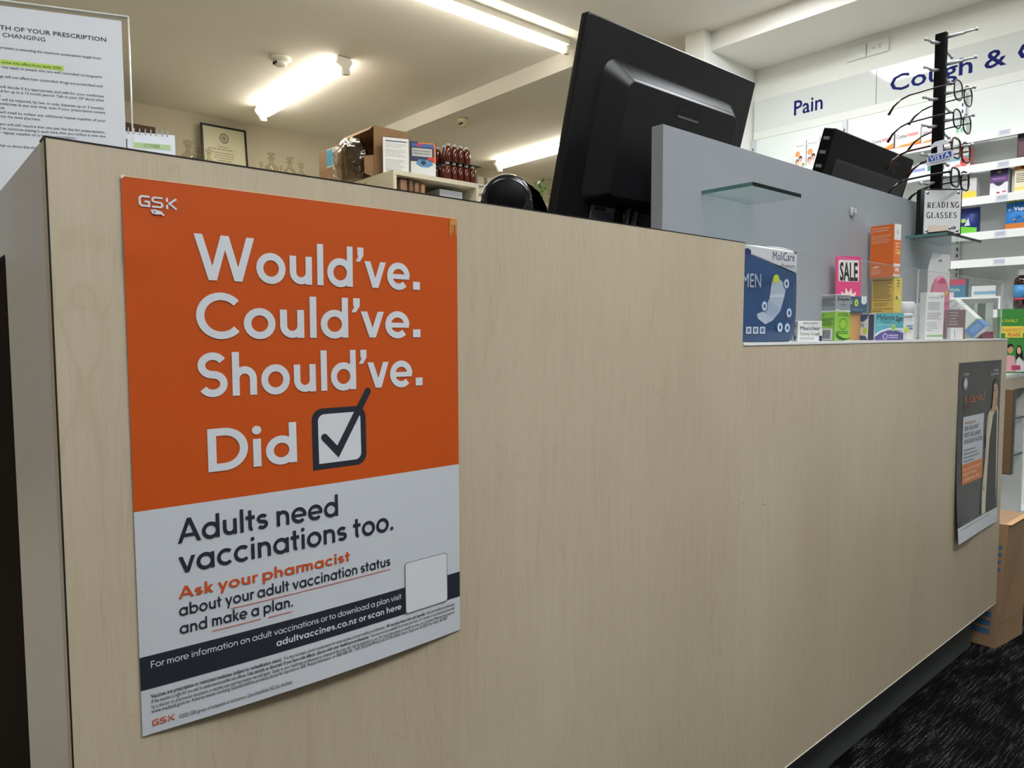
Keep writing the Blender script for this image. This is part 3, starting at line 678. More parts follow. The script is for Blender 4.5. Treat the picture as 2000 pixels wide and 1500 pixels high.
for px, y, s_ in ((204, 34.1, 'The Government is extending the maximum prescription length from'), (16, 38, 'three months to twelve months.'), (129, 45.7, 'The changes will come into effect from early 2026.'),
        (205, 49.4, 'The change may apply to people who are well controlled on long-term'), (205, 57, 'The change will not affect how controlled drugs are prescribed and'), (207, 65.3, 'Your prescriber will decide if it\u2019s appropriate and safe for your medicines'),
        (207, 68.7, 'to be prescribed for up to a 12 month period. Talk to your GP about what'), (15, 72.2, 'is right for you.'), (207, 75.4, 'Your pharmacist will be required, by law, to only dispense up to 3 months\u2019'), (208, 78.8, 'supply of your medicines at any one time, even if your prescription covers'),
        (20, 82.2, 'a longer period.'), (209, 85.6, 'As a patient, you will need to collect any additional repeat supplies of your'), (85, 89, 'medicines from the same pharmacy.'), (207, 95.2, 'The Government will still require that you pay the fee for prescriptions,'), (207, 98.6, 'so you need to continue paying it each time that you collect a new one'),
        (150, 102, 'and your repeat supplies on a longer prescription.'), (90, 112.4, 'Ask us about the changes.')): sl(s_, px, y, 3.0)
q.build('notice', sh)
cl = thing('desk_calendar', 'white spiral desk calendar with a garden photo standing behind the sign', 'calendar', (.316, .535, .9353), (0, 0, math.radians(-20)))
q = MB(); CM = Matrix.Rotation(math.radians(-10), 4, 'X')
q.box(-.21, -.001, .0, .0125, .001, .226, PAPER, mat=CM)
FC_ = Fr(CM @ Vector((-.170, -.0012, .129)), CM.to_3x3() @ Vector((.182, 0, 0)), CM.to_3x3() @ Vector((0, 0, .097)), CM.to_3x3() @ Vector((0, -1, 0)), .0002)
q.rect(FC_, .03, 0, .66, .88, C(70, 92, 48), 1)
for k in range(40): q.ell(FC_, .30+RND.random()*.33, .08+RND.random()*.72, .03, .05, C(*RND.choice([(48, 76, 34), (92, 124, 60), (120, 130, 84), (150, 140, 110), (38, 56, 30)])), 2)
q.rect(FC_, .70, .76, .97, .84, C(190, 220, 160), 1); q.text(FC_, 'OCTOBER', .835, .775, .05, C(90, 130, 70), .12, 'c')
for i in range(6):
    for j in range(5): q.rect(FC_, .71+i*.044, .10+j*.12, .735+i*.044, .15+j*.12, C(206, 210, 218), 1)
q.build('page', cl)
q = MB()
for k in range(24): q.tube([(-.165+k*.0073, .0045*math.cos(t_)+.0385, .2235+.0045*math.sin(t_)) for t_ in (0, 1.57, 3.14, 4.71)], .0007, C(206, 206, 210), 5, True)
q.build('spiral', cl)
q = MB(); q.box(-.21, .0, 0, .0125, .0015, .226, WHITE, mat=Matrix.Translation((0, .078, 0)) @ Matrix.Rotation(math.radians(10), 4, 'X')); q.build('back_stand', cl)

# ================================================================== PRODUCTS ON THE LEDGE
LZ = ZLEDGE+.0003
def carton(name, label, cat, x, y, z, yaw, wr, wl, h, m, design=None, group=None, bev=.0006):
    q = MB(); q.box(0, 0, 0, wr, wl, h, m, bev, 1)
    for fc in q.bm.faces: fc.smooth = False
    FR = Fr((0, 0, 0), (wr, 0, 0), (0, 0, h), (0, -1, 0)); FL_ = Fr((0, wl, 0), (0, -wl, 0), (0, 0, h), (-1, 0, 0)); FT_ = Fr((0, 0, h), (wr, 0, 0), (0, wl, 0), (0, 0, 1))
    if design: design(q, FR, FL_, FT_)
    return tag(q.build(name, None, (x, y, z), (0, 0, math.radians(yaw))), label, cat, group)
# soft pack of pads
mp_ = thing('pad_pack', 'soft blue and white pack of pads standing on the ledge beside the step', 'pack', (1.000, .066, LZ), (0, 0, math.radians(-14)))
FILM = M('blue_film', (36, 74, 122), .28, noise=.05, nscale=20, bump=.25); FILMW = M('white_film', (214, 216, 220), .3, noise=.02, nscale=20, bump=.25)
WP = .168
q = MB()
def pk(z, i, f): return [(x, y, z) for x, y in ((i, f), (i+.008, f-.002), (WP/2, f-.0024), (WP-i-.010, f-.002), (WP-i, f), (WP-i, .062-f), (WP-i-.01, .066-f), (i+.01, .066-f), (i, .062-f))]
loft(q, [pk(0, .012, .006)], FILM, None)
loft(q, [pk(0, .012, .006), pk(.004, .007, .003), pk(.04, .003, .0), pk(.09, .0015, .001), pk(.126, .001, .003)], FILM, None, False)
loft(q, [pk(.126, .001, .003), pk(.142, .0005, .005), pk(.154, .001, .012), pk(.158, .010, .022), pk(.160, .014, .029)], FILMW, None)
q.build('pack', mp_)
FM = Fr((0, -.0019, 0), (WP, 0, 0), (0, 0, .16), (0, -1, 0), .0002)
q = MB(); BLU = C(36, 74, 122)
q.poly(FM, [(.02, .60), (.02, .78), (.20, .92), (.96, .70), (.96, .60)], BLU, 1)
q.poly(FM, [(.02, .76), (.02, .93), (.26, .965), (.965, .92), (.965, .715), (.20, .93)], C(206, 208, 212), 2)
q.text(FM, 'MoliCare', .93, .835, .085, NAVY, .30, 'r', 0, 3); q.text(FM, 'Premium', .93, .765, .040, C(70, 74, 90), .18, 'r', 0, 3)
q.ell(FM, .945, .92, .012, .014, NAVY, 3)
q.ell(FM, .30, .90, .05, .035, NAVY, 3)
q.text(FM, 'MEN', .485, .55, .14, C(176, 190, 206), .25, 'r', 0, 3)
pad = [(.625, .60), (.65, .655), (.70, .665), (.78, .61), (.82, .55), (.80, .46), (.75, .32), (.65, .22), (.55, .18), (.45, .24), (.44, .285), (.52, .31), (.60, .44)]
q.poly(FM, pad, C(172, 186, 208), 3)
q.poly(FM, [(.525, .31), (.59, .42), (.75, .34), (.65, .25)], C(156, 172, 198), 4)
q.poly(FM, [(.61, .48), (.805, .50), (.80, .46), (.60, .45)], C(196, 206, 220), 4)
q.ell(FM, .685, .645, .04, .045, C(206, 220, 50), 4)
for x, y in ((.825, .60), (.535, .365), (.87, .30), (.75, .15), (.85, .145)):
    q.ell(FM, x, y, .048, .062, C(50, 96, 150), 4); q.ell(FM, x, y, .034, .046, C(206, 216, 230), 5); q.ell(FM, x, y, .014, .022, BLU, 6)
for k in range(3): q.rect(FM, .30+k*.09, .085, .37+k*.09, .155, C(190, 202, 218), 4); q.rect(FM, .315+k*.09, .10, .352+k*.09, .14, C(90, 112, 146), 5)
q.build('front_print', mp_)
q = MB(); FMT = Fr((0, .004, .1578), (WP, 0, .0), (0, .05, .0035), (0, -.05, 1), .0003)
q.poly(FMT, [(.05, .1), (.45, .1), (.38, .8), (.05, .8)], C(40, 120, 184), 2); q.poly(FMT, [(.10, .3), (.20, .2), (.22, .7), (.12, .7)], C(226, 230, 234), 3); q.text(FMT, 'XL', .62, .35, .35, BLACK, .10, 'c', 0, 3); q.build('top_print', mp_)
# small cartons
def d_maxi(q, R, L, T):
    q.text(R, 'PHARMACY MEDICINE', .5, .86, .07, C(60, 60, 60), .6, 'c'); q.text(R, 'Maxiclear', .07, .56, .19, NAVY, .86, 'l', .02); q.text(R, 'Chesty Cough', .07, .31, .15, C(60, 120, 60), .84)
    q.lines(R, .07, .7, .08, .22, 2, C(150, 152, 156)); q.rect(R, .88, .02, 1, .28, NAVY)
    q.text(L, 'Maxiclear', .2, .75, .1, NAVY, .6); q.poly(L, [(.5, .05), (.3, .35), (.45, .25), (.6, .45), (.62, .22), (.85, .3), (.62, .05)], C(40, 80, 44)); q.lines(L, .1, .5, .3, .9, 5, C(110, 112, 116))
carton('medicine_carton', 'white cough medicine carton lying between the blue pack and the green carton', 'box', 1.176, .03, LZ, -20, .053, .015, .035, WHITE, d_maxi)
def d_dulc(q, R, L, T):
    GR = C(148, 205, 56); SV = C(156, 160, 166)
    for F in (R, L): q.rect(F, .01, .01, .99, .64, GR, 1); q.rect(F, .01, .66, .99, .99, SV, 1)
    q.poly(R, [(.01, .64), (.01, .69), (.3, .66), (.6, .63), (.99, .67), (.99, .62)], C(226, 228, 230), 2)
    q.poly(L, [(.01, .64), (.2, .67), (.6, .65), (.99, .66), (.99, .63), (.01, .62)], C(226, 228, 230), 2)
    q.text(R, 'PHARMACY MEDICINE', .5, .945, .02, C(60, 60, 60), .8, 'c'); q.text(R, 'Dulcolax', .5, .87, .06, BLACK, .84, 'c', .02, 3); q.text(R, 'SP', .5, .82, .03, BLACK, .12, 'c', 0, 3); q.text(R, 'DROPS', .5, .76, .03, BLACK, .36, 'c', 0, 3)
    q.text(R, 'For predictable', .52, .58, .028, C(30, 60, 20), .6, 'c', .02, 3); q.text(R, 'relief of constipation', .52, .54, .028, C(30, 60, 20), .78, 'c', .02, 3)
    for g in ribbon(arcp(.52, .36, .28, 0, 360, .12, 24)[:-1], .035, True): q.poly(R, g, C(96, 170, 70), 2)
    q.poly(R, [(.52, .45), (.40, .36), (.44, .30), (.58, .30), (.62, .36)], C(170, 214, 60), 3)
    for k in range(3):
        for g in ribbon([(.0, .20-k*.04), (.2, .11-k*.03), (.5, .06-k*.02), (.8, .04), (1, .07)], .022): q.poly(R, g, C(36, 96, 40), 3)
    q.lines(R, .1, .9, .14, .22, 2, C(60, 110, 40), 3)
    q.lines(L, .08, .95, .75, .93, 5, C(96, 100, 106), 3); q.lines(L, .08, .9, .32, .50, 6, C(56, 100, 36), 3); q.ell(L, .18, .57, .10, .05, C(120, 180, 50), 3)
    q.rect(L, .02, .02, .82, .27, C(232, 232, 230), 3)
    x = .16
    while x < .70: w_ = RND.uniform(.012, .04); q.rect(L, x, .05, x+w_, .24, BLACK, 4); x += w_+RND.uniform(.015, .035)
carton('medicine_carton', 'tall green and grey medicine carton with a barcode on the ledge', 'box', 1.315, .03, LZ, -20, .034, .035, .085, WHITE, d_dulc)
def d_lab(q, R, L, T):
    q.rect(R, 0, 0, 1, 1, C(26, 34, 62), 1); q.poly(L, [(0, 1), (1, 1), (.96, .85), (.8, .72), (.4, .74), (0, .70)], C(34, 66, 126), 1)
    q.rect(L, .12, .78, .62, .86, C(90, 160, 214), 2); q.poly(L, [(0, 0), (1, 0), (.9, .16), (.5, .22), (0, .10)], C(44, 74, 130), 1)
    q.text(L, 'LABIXTEN', .82, .50, .17, C(40, 44, 70), .84, 'r', 0, 3); q.lines(L, .1, .6, .24, .40, 2, C(170, 110, 120), 3); q.ell(L, .88, .36, .09, .13, C(206, 224, 60), 3)
    q.text(L, '10', .52, .06, .10, WHITE, .3, 'c', .02, 4)
carton('medicine_carton', 'white and navy medicine carton directly right of the green carton', 'box', 1.502, .05, LZ, -30, .013, .072, .052, WHITE, d_lab)
def d_teal(q, R, L, T):
    q.rect(R, 0, .02, 1, .98, C(52, 88, 116), 1); q.text(R, 'ol', .02, .52, .3, C(210, 224, 230), .13, 'l', 0, 2); q.ell(R, .40, .60, .11, .22, C(206, 222, 60), 2); q.ell(R, .40, .60, .05, .12, C(120, 160, 60), 3)
    q.poly(R, [(.68, 1), (.98, 1), (.98, .6), (.83, .48), (.68, .6)], C(226, 230, 232), 2); q.text(R, '4', .83, .68, .16, NAVY, .05, 'c', 0, 3); q.lines(R, .1, .8, .14, .26, 1, C(110, 140, 160), 2)
carton('stock_carton', 'low plain tan carton under the slate blue one', 'box', 1.487, .0835, LZ, -25, .034, .020, .0555, C(196, 150, 90))
carton('medicine_carton', 'small slate blue carton perched behind the green carton', 'box', 1.481, .080, LZ+.0560, -25, .043, .028, .033, C(52, 88, 116), d_teal)
def d_myl(q, R, L, T):
    TE = C(84, 176, 190)
    q.rect(R, 0, 0, 1, 1, TE, 1); q.poly(R, [(0, .22), (.2, .36), (.5, .46), (1, .44), (1, 0), (0, 0)], C(220, 230, 238), 2); q.poly(R, [(0, .0), (0, .12), (.2, .28), (.45, .37), (.7, .37), (1, .26), (1, 0)], C(86, 72, 146), 3)
    q.text(R, 'Mylanta', .05, .76, .20, BLACK, .62, 'l', .02, 3); q.text(R, '2go', .70, .72, .18, C(40, 66, 76), .27, 'l', .02, 3, .2)
    q.text(R, 'ANTACID', .28, .63, .10, C(46, 140, 158), .30, 'l', .01, 3); q.text(R, 'Double Strength', .06, .54, .08, C(190, 226, 232), .5, 'l', 0, 3)
    q.ell(R, .64, .46, .07, .13, C(206, 224, 60), 4); q.ell(R, .64, .46, .035, .08, C(96, 180, 110), 5); q.ell(R, .36, .14, .09, .12, C(190, 186, 216), 4); q.ell(R, .36, .14, .05, .08, C(86, 72, 146), 5)
    q.lines(R, .48, .82, .06, .22, 2, C(226, 222, 240), 4); q.text(R, '24 tablets', .72, .33, .06, C(50, 60, 80), .2, 'l', 0, 4)
carton('medicine_carton', 'turquoise and purple antacid carton at the guard, below the yellow carton', 'box', 1.529, .048, LZ, -30, .066, .020, .055, WHITE, d_myl)
def d_or(q, R, L, T):
    O_ = C(232, 116, 50)
    q.rect(L, 0, 0, 1, 1, O_, 1); q.rect(R, 0, 0, 1, 1, O_, 1); q.rect(R, 0, .70, 1, 1, C(232, 230, 228), 2); q.rect(R, .0, .0, 1, .05, C(226, 214, 206), 2); q.rect(R, 0, .19, 1, .25, C(232, 228, 224), 2)
    q.text(L, 'Trusted by families', .06, .93, .028, C(250, 226, 206), .74, 'l', .015, 3); q.text(L, 'across generations', .06, .885, .028, C(250, 226, 206), .70, 'l', .015, 3)
    q.lines(L, .06, .90, .65, .82, 6, C(246, 186, 146), 3); q.lines(L, .08, .5, .05, .16, 3, C(248, 200, 166), 3); q.poly(L, [(.08, .19), (.3, .22), (.46, .21), (.26, .18)], C(250, 226, 206), 3)
    q.lines(R, .2, .8, .42, .66, 4, C(250, 206, 176), 3); q.ell(R, .72, .46, .18, .05, C(240, 190, 50), 4); q.ell(R, .5, .85, .2, .05, C(206, 206, 206), 3)
    for k in range(3): q.rect(R, .3+k*.18, .10, .42+k*.18, .17, C(250, 230, 214), 3)
def d_ye(q, R, L, T):
    Y = C(226, 186, 74)
    q.rect(L, 0, 0, 1, 1, Y, 1); q.rect(R, 0, 0, 1, 1, C(226, 200, 90), 1)
    q.rect(L, .05, .90, .9, .945, C(150, 110, 40), 2); q.lines(L, .06, .92, .40, .88, 13, C(120, 92, 40), 2, .5); q.rect(L, .05, .345, .9, .37, C(140, 104, 40), 2); q.lines(L, .12, .8, .18, .3, 4, C(140, 104, 40), 2); q.rect(L, .05, .11, .95, .13, C(140, 104, 40), 2); q.lines(L, .06, .5, .03, .09, 1, C(120, 92, 40), 2)
    q.ell(R, .6, .4, .3, .12, C(226, 220, 120), 2); q.ell(R, .35, .42, .14, .06, C(150, 110, 60), 3); q.ell(R, .62, .33, .22, .08, C(200, 214, 70), 3); q.lines(R, .3, .7, .7, .95, 3, C(140, 112, 50), 3)
carton('stock_carton', 'plain white carton under the yellow carton, mostly hidden', 'box', 1.697, .078, LZ, -10, .030, .052, .059, WHITE)
carton('medicine_carton', 'yellow carton with fine print, stacked under the orange carton', 'box', 1.697, .078, LZ+.0594, -10, .030, .052, .0790, WHITE, d_ye)
carton('medicine_carton', 'bright orange carton on top of the yellow carton', 'box', 1.688, .078, LZ+.1387, -10, .025, .055, .1155, WHITE, d_or)
# sale card
sc_ = MB(); W_, H_ = .069, .176; PK = C(228, 62, 132)
sc_.box(0, 0, 0, W_, .0012, H_, PK); FS = Fr((0, 0, 0), (W_, 0, 0), (0, 0, H_), (0, -1, 0), .0002)
sc_.poly(FS, rrect(.10, .70, .92, .955, .04), C(232, 226, 222), 1)
vs, fs = glyphs('SALE', .03)
W__ = max(v[0] for v in vs)
for fc in fs: sc_.f([FS.at(.15+vs[i][0]/W__*.72, .715+vs[i][1]*.30, 2) for i in fc], BLACK)
st = []
for k in range(25):
    an = math.radians(k*15-90); r_ = .44 if k % 2 else .28; st.append((.5+r_*math.cos(an), .45+r_*math.sin(an)*.42))
sc_.poly(FS, st[:-1], C(244, 222, 214), 1)
tag(sc_.build('sale_card', None, (1.510, .1185, LZ), (math.radians(-2), 0, math.radians(-20))), 'pink sale card with a starburst standing against the grey panel', 'card')
# white bottle, tub and narrow cartons behind the guard joint
def bottle(name, label, cat, x, y, z, r, h, body, cap, capr, caph, bands=(), group=None, sq=1, seg=24):
    t = thing(name, label, cat, (x, y, z), (0, 0, math.radians(-41)), group)
    hb = h-caph
    q = MB(); q.lathe([(0, 0), (r*.92, 0), (r, .003), (r, hb*.84), (r*.9, hb*.92), (capr*.85, hb*.97), (capr*.85, hb), (0, hb)], body, (0, 0, 0), seg, sy=sq); q.build('body', t)
    q = MB(); q.lathe([(0, hb), (capr, hb), (capr, h-.002), (capr*.93, h), (0, h)], cap, (0, 0, 0), seg, sy=sq); q.build('cap', t)
    for nm, z0, z1, m_ in bands:
        q = MB(); q.lathe([(r*1.008, z0), (r*1.008, z1)], m_, (0, 0, 0), seg, sy=sq)
        q.build(nm, t)
    return t
WPL = M('white_plastic', (236, 236, 238), .35, noise=.01, nscale=50)
t = bottle('pill_bottle', 'small white pill bottle with a yellow dot right of the antacid carton', 'bottle', 1.652, .034, LZ, .0125, .056, WPL, WPL, .0125, .008)
FBt = Fr((-.0126, -.0127, 0), (.0252, 0, 0), (0, 0, .056), (0, -1, 0), .0002)
q = MB(); q.text(FBt, 'Clinicians', .5, .73, .07, C(150, 146, 130), .55, 'c', 0, 1); q.rect(FBt, .28, .50, .8, .56, C(130, 160, 206), 1); q.rect(FBt, .32, .40, .8, .46, C(90, 136, 196), 1); q.ell(FBt, .28, .38, .2, .1, C(214, 222, 60), 2); q.build('label', t)
t = bottle('tub', 'white screw top tub standing behind the small pill bottle', 'tub', 1.757, .074, LZ, .0165, .085, WPL, WPL, .0168, .026)
carton('medicine_carton', 'narrow white carton standing right of the white tub', 'box', 1.777, .060, LZ, -10, .022, .012, .082, WHITE, lambda q, R, L, T: (q.rect(R, .1, .02, .9, .05, C(120, 124, 134), 1), q.ell(R, .3, .8, .12, .04, C(196, 190, 196), 1)))
def d_w2(q, R, L, T):
    q.rect(R, 0, .74, 1, .99, C(110, 114, 116), 1); q.text(R, '2', .5, .84, .1, WHITE, .24, 'c', 0, 2); q.rect(R, .1, .62, .9, .69, C(176, 172, 184), 1); q.rect(R, 0, .47, .9, .55, C(216, 196, 92), 1); q.rect(R, 0, .0, 1, .4, C(176, 170, 164), 1); q.lines(R, .1, .9, .08, .36, 5, C(206, 180, 150), 2)
carton('medicine_carton', 'thin grey and yellow carton just left of the tall white carton', 'box', 1.838, .070, LZ, -30, .017, .010, .087, C(206, 204, 202), d_w2)
def d_tall(q, R, L, T):
    q.text(R, 'Ceraderm', .10, .87, .05, C(170, 174, 184), .66, 'l', 0, 2); q.poly(R, [(.82, .93), (.86, .87), (.9, .94)], C(60, 64, 80), 2)
    q.lines(R, .08, .8, .62, .80, 5, C(176, 180, 190), 2, .5, 3); q.lines(R, .06, .86, .42, .58, 4, C(150, 154, 166), 2, .4, 4); q.lines(R, .06, .7, .22, .38, 4, C(180, 184, 192), 2, .35, 5); q.lines(R, .06, .36, .175, .205, 1, C(110, 114, 128), 2); q.rect(R, .05, .055, .95, .10, C(156, 196, 140), 2)
carton('medicine_carton', 'tall white carton with a green base line at the guard', 'box', 1.764, .0345, LZ, -35, .043, .022, .105, WHITE, d_tall)
# hanging blister pack
bp_ = thing('blister_pack', 'pink domed blister pack with a white header card behind the tall white carton', 'pack', (1.955, .098, LZ), (0, 0, math.radians(-35)))
q = MB(); q.prism([(.0, 0), (.056, 0), (.056, .165), (.051, .17), (.056, .175), (.056, .207), (.01, .211), (.002, .19), (-.002, .172)], C(206, 206, 208), 0, .001, 'xz')
q.f([(.025, -.0002, .190), (.034, -.0002, .190), (.034, -.0002, .195), (.025, -.0002, .195)], GREY); q.build('card', bp_)
q = MB(); PKD = M('pink_blister', (206, 120, 146), .2, noise=.03, nscale=40)
dome = [(.003, .002), (.053, .002), (.053, .10), (.047, .13), (.04, .148), (.028, .156), (.016, .148), (.009, .13), (.003, .10)]
loft(q, [[(x, 0, z) for x, z in dome], [(x, -.007, z) for x, z in dome], [(x*.86+.004, -.011, z*.93+.005) for x, z in dome]], PKD, None, True, False)
FBl = Fr((0, -.0112, 0), (.056, 0, 0), (0, 0, .17), (0, -1, 0), .0002)
q.poly(FBl, [(.30, .80), (.38, .86), (.5, .885), (.62, .86), (.70, .80)], C(196, 40, 110), 1); q.text(FBl, 'trevally', .30, .49, .05, C(110, 70, 84), .56, 'l', 0, 1); q.ell(FBl, .2, .53, .06, .045, C(80, 56, 66), 1); q.ell(FBl, .72, .66, .06, .035, C(214, 196, 60), 1); q.build('blister', bp_)
def d_mv(q, R, L, T): q.rect(R, 0, 0, 1, 1, C(120, 92, 100), 1); q.lines(R, .06, .6, .45, .95, 5, C(186, 168, 174), 2, .4)
carton('medicine_carton', 'flat mauve carton behind the leaning white carton', 'box', 1.956, .052, LZ, -35, .046, .010, .071, C(150, 132, 138), d_mv)
carton('medicine_carton', 'tiny white carton at the guard under the leaning carton', 'box', 1.897, .026, LZ, -35, .032, .012, .027, WHITE, lambda q, R, L, T: q.rect(R, .30, .1, .34, .8, C(70, 72, 80), 1))
carton('medicine_carton', 'low dark red carton at the right end of the guard', 'box', 2.150, .034, LZ, -30, .036, .018, .018, C(126, 60, 76))
# leaning carton
d1 = Vector((math.sin(math.radians(-4)), -math.cos(math.radians(-4)), 0)); xd = Vector((-d1.y, d1.x, 0)); zz = Vector((0, 0, 1))
e1 = d1*.70+zz*.714; e2 = d1*.714-zz*.70
LM = Matrix((xd, -e1, e2*-1)).transposed().to_4x4()      # local x: depth to the right, y: -e1, z: against e2
q = MB(); Wd, Sh, Ln = .034, .042, .105
q.box(0, -Sh, -Ln, Wd, 0, 0, WHITE, .0006, 1)
for fc in q.bm.faces: fc.smooth = False
FA = Fr((0, 0, -Ln), (0, -Sh, 0), (0, 0, Ln), (-1, 0, 0)); FBb = Fr((0, -Sh, -Ln), (Wd, 0, 0), (0, 0, Ln), (0, -1, 0))
for F in (FA, FBb): q.rect(F, 0, 0, 1, .27, C(92, 136, 196), 1); q.rect(F, 0, .27, 1, .30, C(206, 226, 120), 1)
q.rect(FA, .25, .06, .85, .2, C(120, 160, 210), 2); q.lines(FA, .1, .9, .72, .92, 4, C(120, 128, 142), 2, .3); q.lines(FBb, .1, .9, .75, .9, 2, C(180, 184, 190), 2)
LM.translation = Vector((2.130, .122, LZ+.0745))
o = q.build('medicine_carton'); o.matrix_world = LM
tag(o, 'white and blue carton leaning tilted against the guard', 'box')
# leaflets at the end of the ledge
lh = thing('leaflet_holder', 'clear holder of pale green leaflets seen through the end of the guard', 'holder', (2.985, .300, .7125), (0, 0, math.radians(-40)))
boxes('holder', lh, ACRYL, (0, -.022, 0, .062, -.020, .15), (0, .020, 0, .062, .022, .2), (0, -.022, 0, .062, .022, .002))
q = MB()
for k in range(9): q.box(.002+k*.0012, -.018+k*.004, .002, .060, -.0172+k*.004, .262-.004*(k % 3), C(196, 206, 198))
q.rect(Fr((.002, -.0182, .002), (.058, 0, 0), (0, 0, .258), (0, -1, 0)), 0, 0, .5, 1, C(96, 104, 102), 1); q.build('leaflets', lh)

# ================================================================== SPECTACLES STAND
PXx, PYy = 1.984, .098; ZS = 1.1043
es = thing('eyewear_stand', 'black upright spectacles stand with silver rods on the glass shelf', 'stand', (PXx, PYy, ZS))
boxes('base_plate', es, BPL, (-.050, -.045, 0, .020, .028, .006), bevel=.001)
q = MB(); q.box(-.007, -.0125, .006, .007, .0125, .490, BPLM, .0015); q.build('post', es)
ROWZ = [1.5815, 1.517, 1.4475, 1.3825, 1.314, 1.246]
STL = M('silver_peg', (206, 208, 213), .35, metal=.45)
def cyl(q, A, B, r, m): q.tube([A, B], r, m, 10)
for z in ROWZ:
    zl_ = z-ZS
    q = MB(); cyl(q, (0, -.012, zl_), (0, -.05, zl_), .0040, STL); cyl(q, (0, -.05, zl_), (0, -.074, zl_), .0027, STL); q.lathe([(0, -.003), (.0042, -.002), (.0042, .002), (0, .003)], STL, (0, 0, 0), 10, Matrix.Translation((0, -.076, zl_)) @ Matrix.Rotation(pi/2, 4, 'X')); q.build('rod', es)
    for s in (-1, 1):
        q = MB(); cyl(q, (s*.006, .004, zl_-.011), (s*.05, .004, zl_-.019), .0042, STL); cyl(q, (s*.05, .004, zl_-.019), (s*.085, .004, zl_-.022), .0026, STL)
        q.lathe([(0, -.003), (.0042, -.002), (.0042, .002), (0, .003)], STL, (0, 0, 0), 10, Matrix.Translation((s*.086, .004, zl_-.022)) @ Matrix.Rotation(pi/2, 4, 'Y')); q.build('peg', es)
sb = thing('shelf_sign', 'black framed white sign reading READING GLASSES at the foot of the spectacles stand', 'sign', (1.921, .108, ZS), (0, 0, math.radians(-43)))
boxes('frame', sb, BPL, (0, .004, 0, .099, .024, .111), bevel=.0006)
q = MB(); q.box(.008, .0012, .003, .095, .004, .107, M('sign_card', (222, 222, 226), .2, noise=.02, nscale=30)); FG = Fr((.008, .0011, .003), (.087, 0, 0), (0, 0, .104), (0, -1, 0), .0002)
# serif capitals drawn as thick and thin strokes
def serif(q, F, s_, x, y, h, adv, m):
    t_, n_ = .17, .055
    D = {'I': [('v', .3, 0, 1)], 'L': [('v', .2, 0, 1), ('h', .1, .62, 0), ('t', .6, 0, .25)],
         'E': [('v', .2, 0, 1), ('h', .1, .62, 0), ('h', .1, .6, 1), ('h', .2, .48, .52), ('t', .6, 0, .24), ('t', .58, .76, 1), ('t', .47, .4, .64)],
         'R': [('v', .2, 0, 1), ('h', .1, .4, 1), ('h', .2, .4, .48), ('a', .38, .74, .20, .26, 90, -90), ('d', .36, .5, .66, 0, t_)],
         'D': [('v', .2, 0, 1), ('h', .1, .36, 1), ('h', .1, .36, 0), ('a', .34, .5, .32, .5, 90, -90)],
         'A': [('d', .36, 1, .64, 0, t_), ('d', .36, 1, .06, 0, n_), ('h', .16, .5, .32), ('s', .06, 0), ('s', .64, 0)],
         'N': [('v', .16, 0, 1, n_), ('v', .62, 0, 1, n_), ('d', .14, 1, .62, 0, t_)],
         'G': [('a', .38, .5, .32, .5, 50, 320), ('v', .62, .05, .42), ('s', .6, .42)],
         'S': [('a', .34, .75, .20, .23, 30, 270, .12), ('a', .34, .26, .23, .24, 90, -150, .12)]}
    for ch in s_:
        for k in D.get(ch, []):
            if k[0] == 'v':
                wv = k[4] if len(k) > 4 else t_
                pl = [[(k[1]-wv/2, k[2]), (k[1]+wv/2, k[2]), (k[1]+wv/2, k[3]), (k[1]-wv/2, k[3])]]
                if k[3] == 1: pl += [[(k[1]-.17, 1-n_), (k[1]+.17, 1-n_), (k[1]+.17, 1), (k[1]-.17, 1)]]
                if k[2] == 0: pl += [[(k[1]-.17, 0), (k[1]+.17, 0), (k[1]+.17, n_), (k[1]-.17, n_)]]
            elif k[0] == 'h':
                yy = min(max(k[3], n_/2), 1-n_/2); pl = [[(k[1], yy-n_/2), (k[2], yy-n_/2), (k[2], yy+n_/2), (k[1], yy+n_/2)]]
            elif k[0] == 't': pl = [[(k[1]-.04, k[2]), (k[1]+.02, k[2]), (k[1]+.02, k[3]), (k[1]-.04, k[3])]]
            elif k[0] == 'd': pl = para(k[1], k[2], k[3], k[4], k[5])
            elif k[0] == 's': pl = [[(k[1]-.12, k[2]), (k[1]+.12, k[2]), (k[1]+.12, k[2]+n_), (k[1]-.12, k[2]+n_)]]
            else: pl = ribbon(arcp(k[1], k[2], k[3], k[5], k[6], k[4]), k[7] if len(k) > 7 else .13)
            for p_ in pl: q.poly(F, [(x+px*h*F.h/F.w, y+py*h) for px, py in p_], m, 2)
        x += adv
serif(q, FG, 'READING', .07, .595, .125, .128, BLACK); serif(q, FG, 'GLASSES', .06, .36, .125, .123, BLACK)
q.rect(FG, .12, .02, .66, .19, C(222, 206, 190), 2)
for g in ribbon([(.68, .13), (.70, .10), (.75, .10), (.77, .14), (.80, .11), (.86, .11), (.87, .14), (.80, .155)], .02): q.poly(FG, g, BLACK, 2)
q.build('card', sb)
for x, z in ((.015, .101), (.088, .101), (.015, .010), (.088, .010)):
    q = MB(); q.lathe([(0, 0), (.0042, 0), (.0036, .0012), (0, .0016)], CHROME, (0, 0, 0), 12, Matrix.Translation((x, .0012, z)) @ Matrix.Rotation(pi/2, 4, 'X')); q.build('stud', sb)
LENS = clear('spectacle_lens', (246, 248, 248), 1.35)
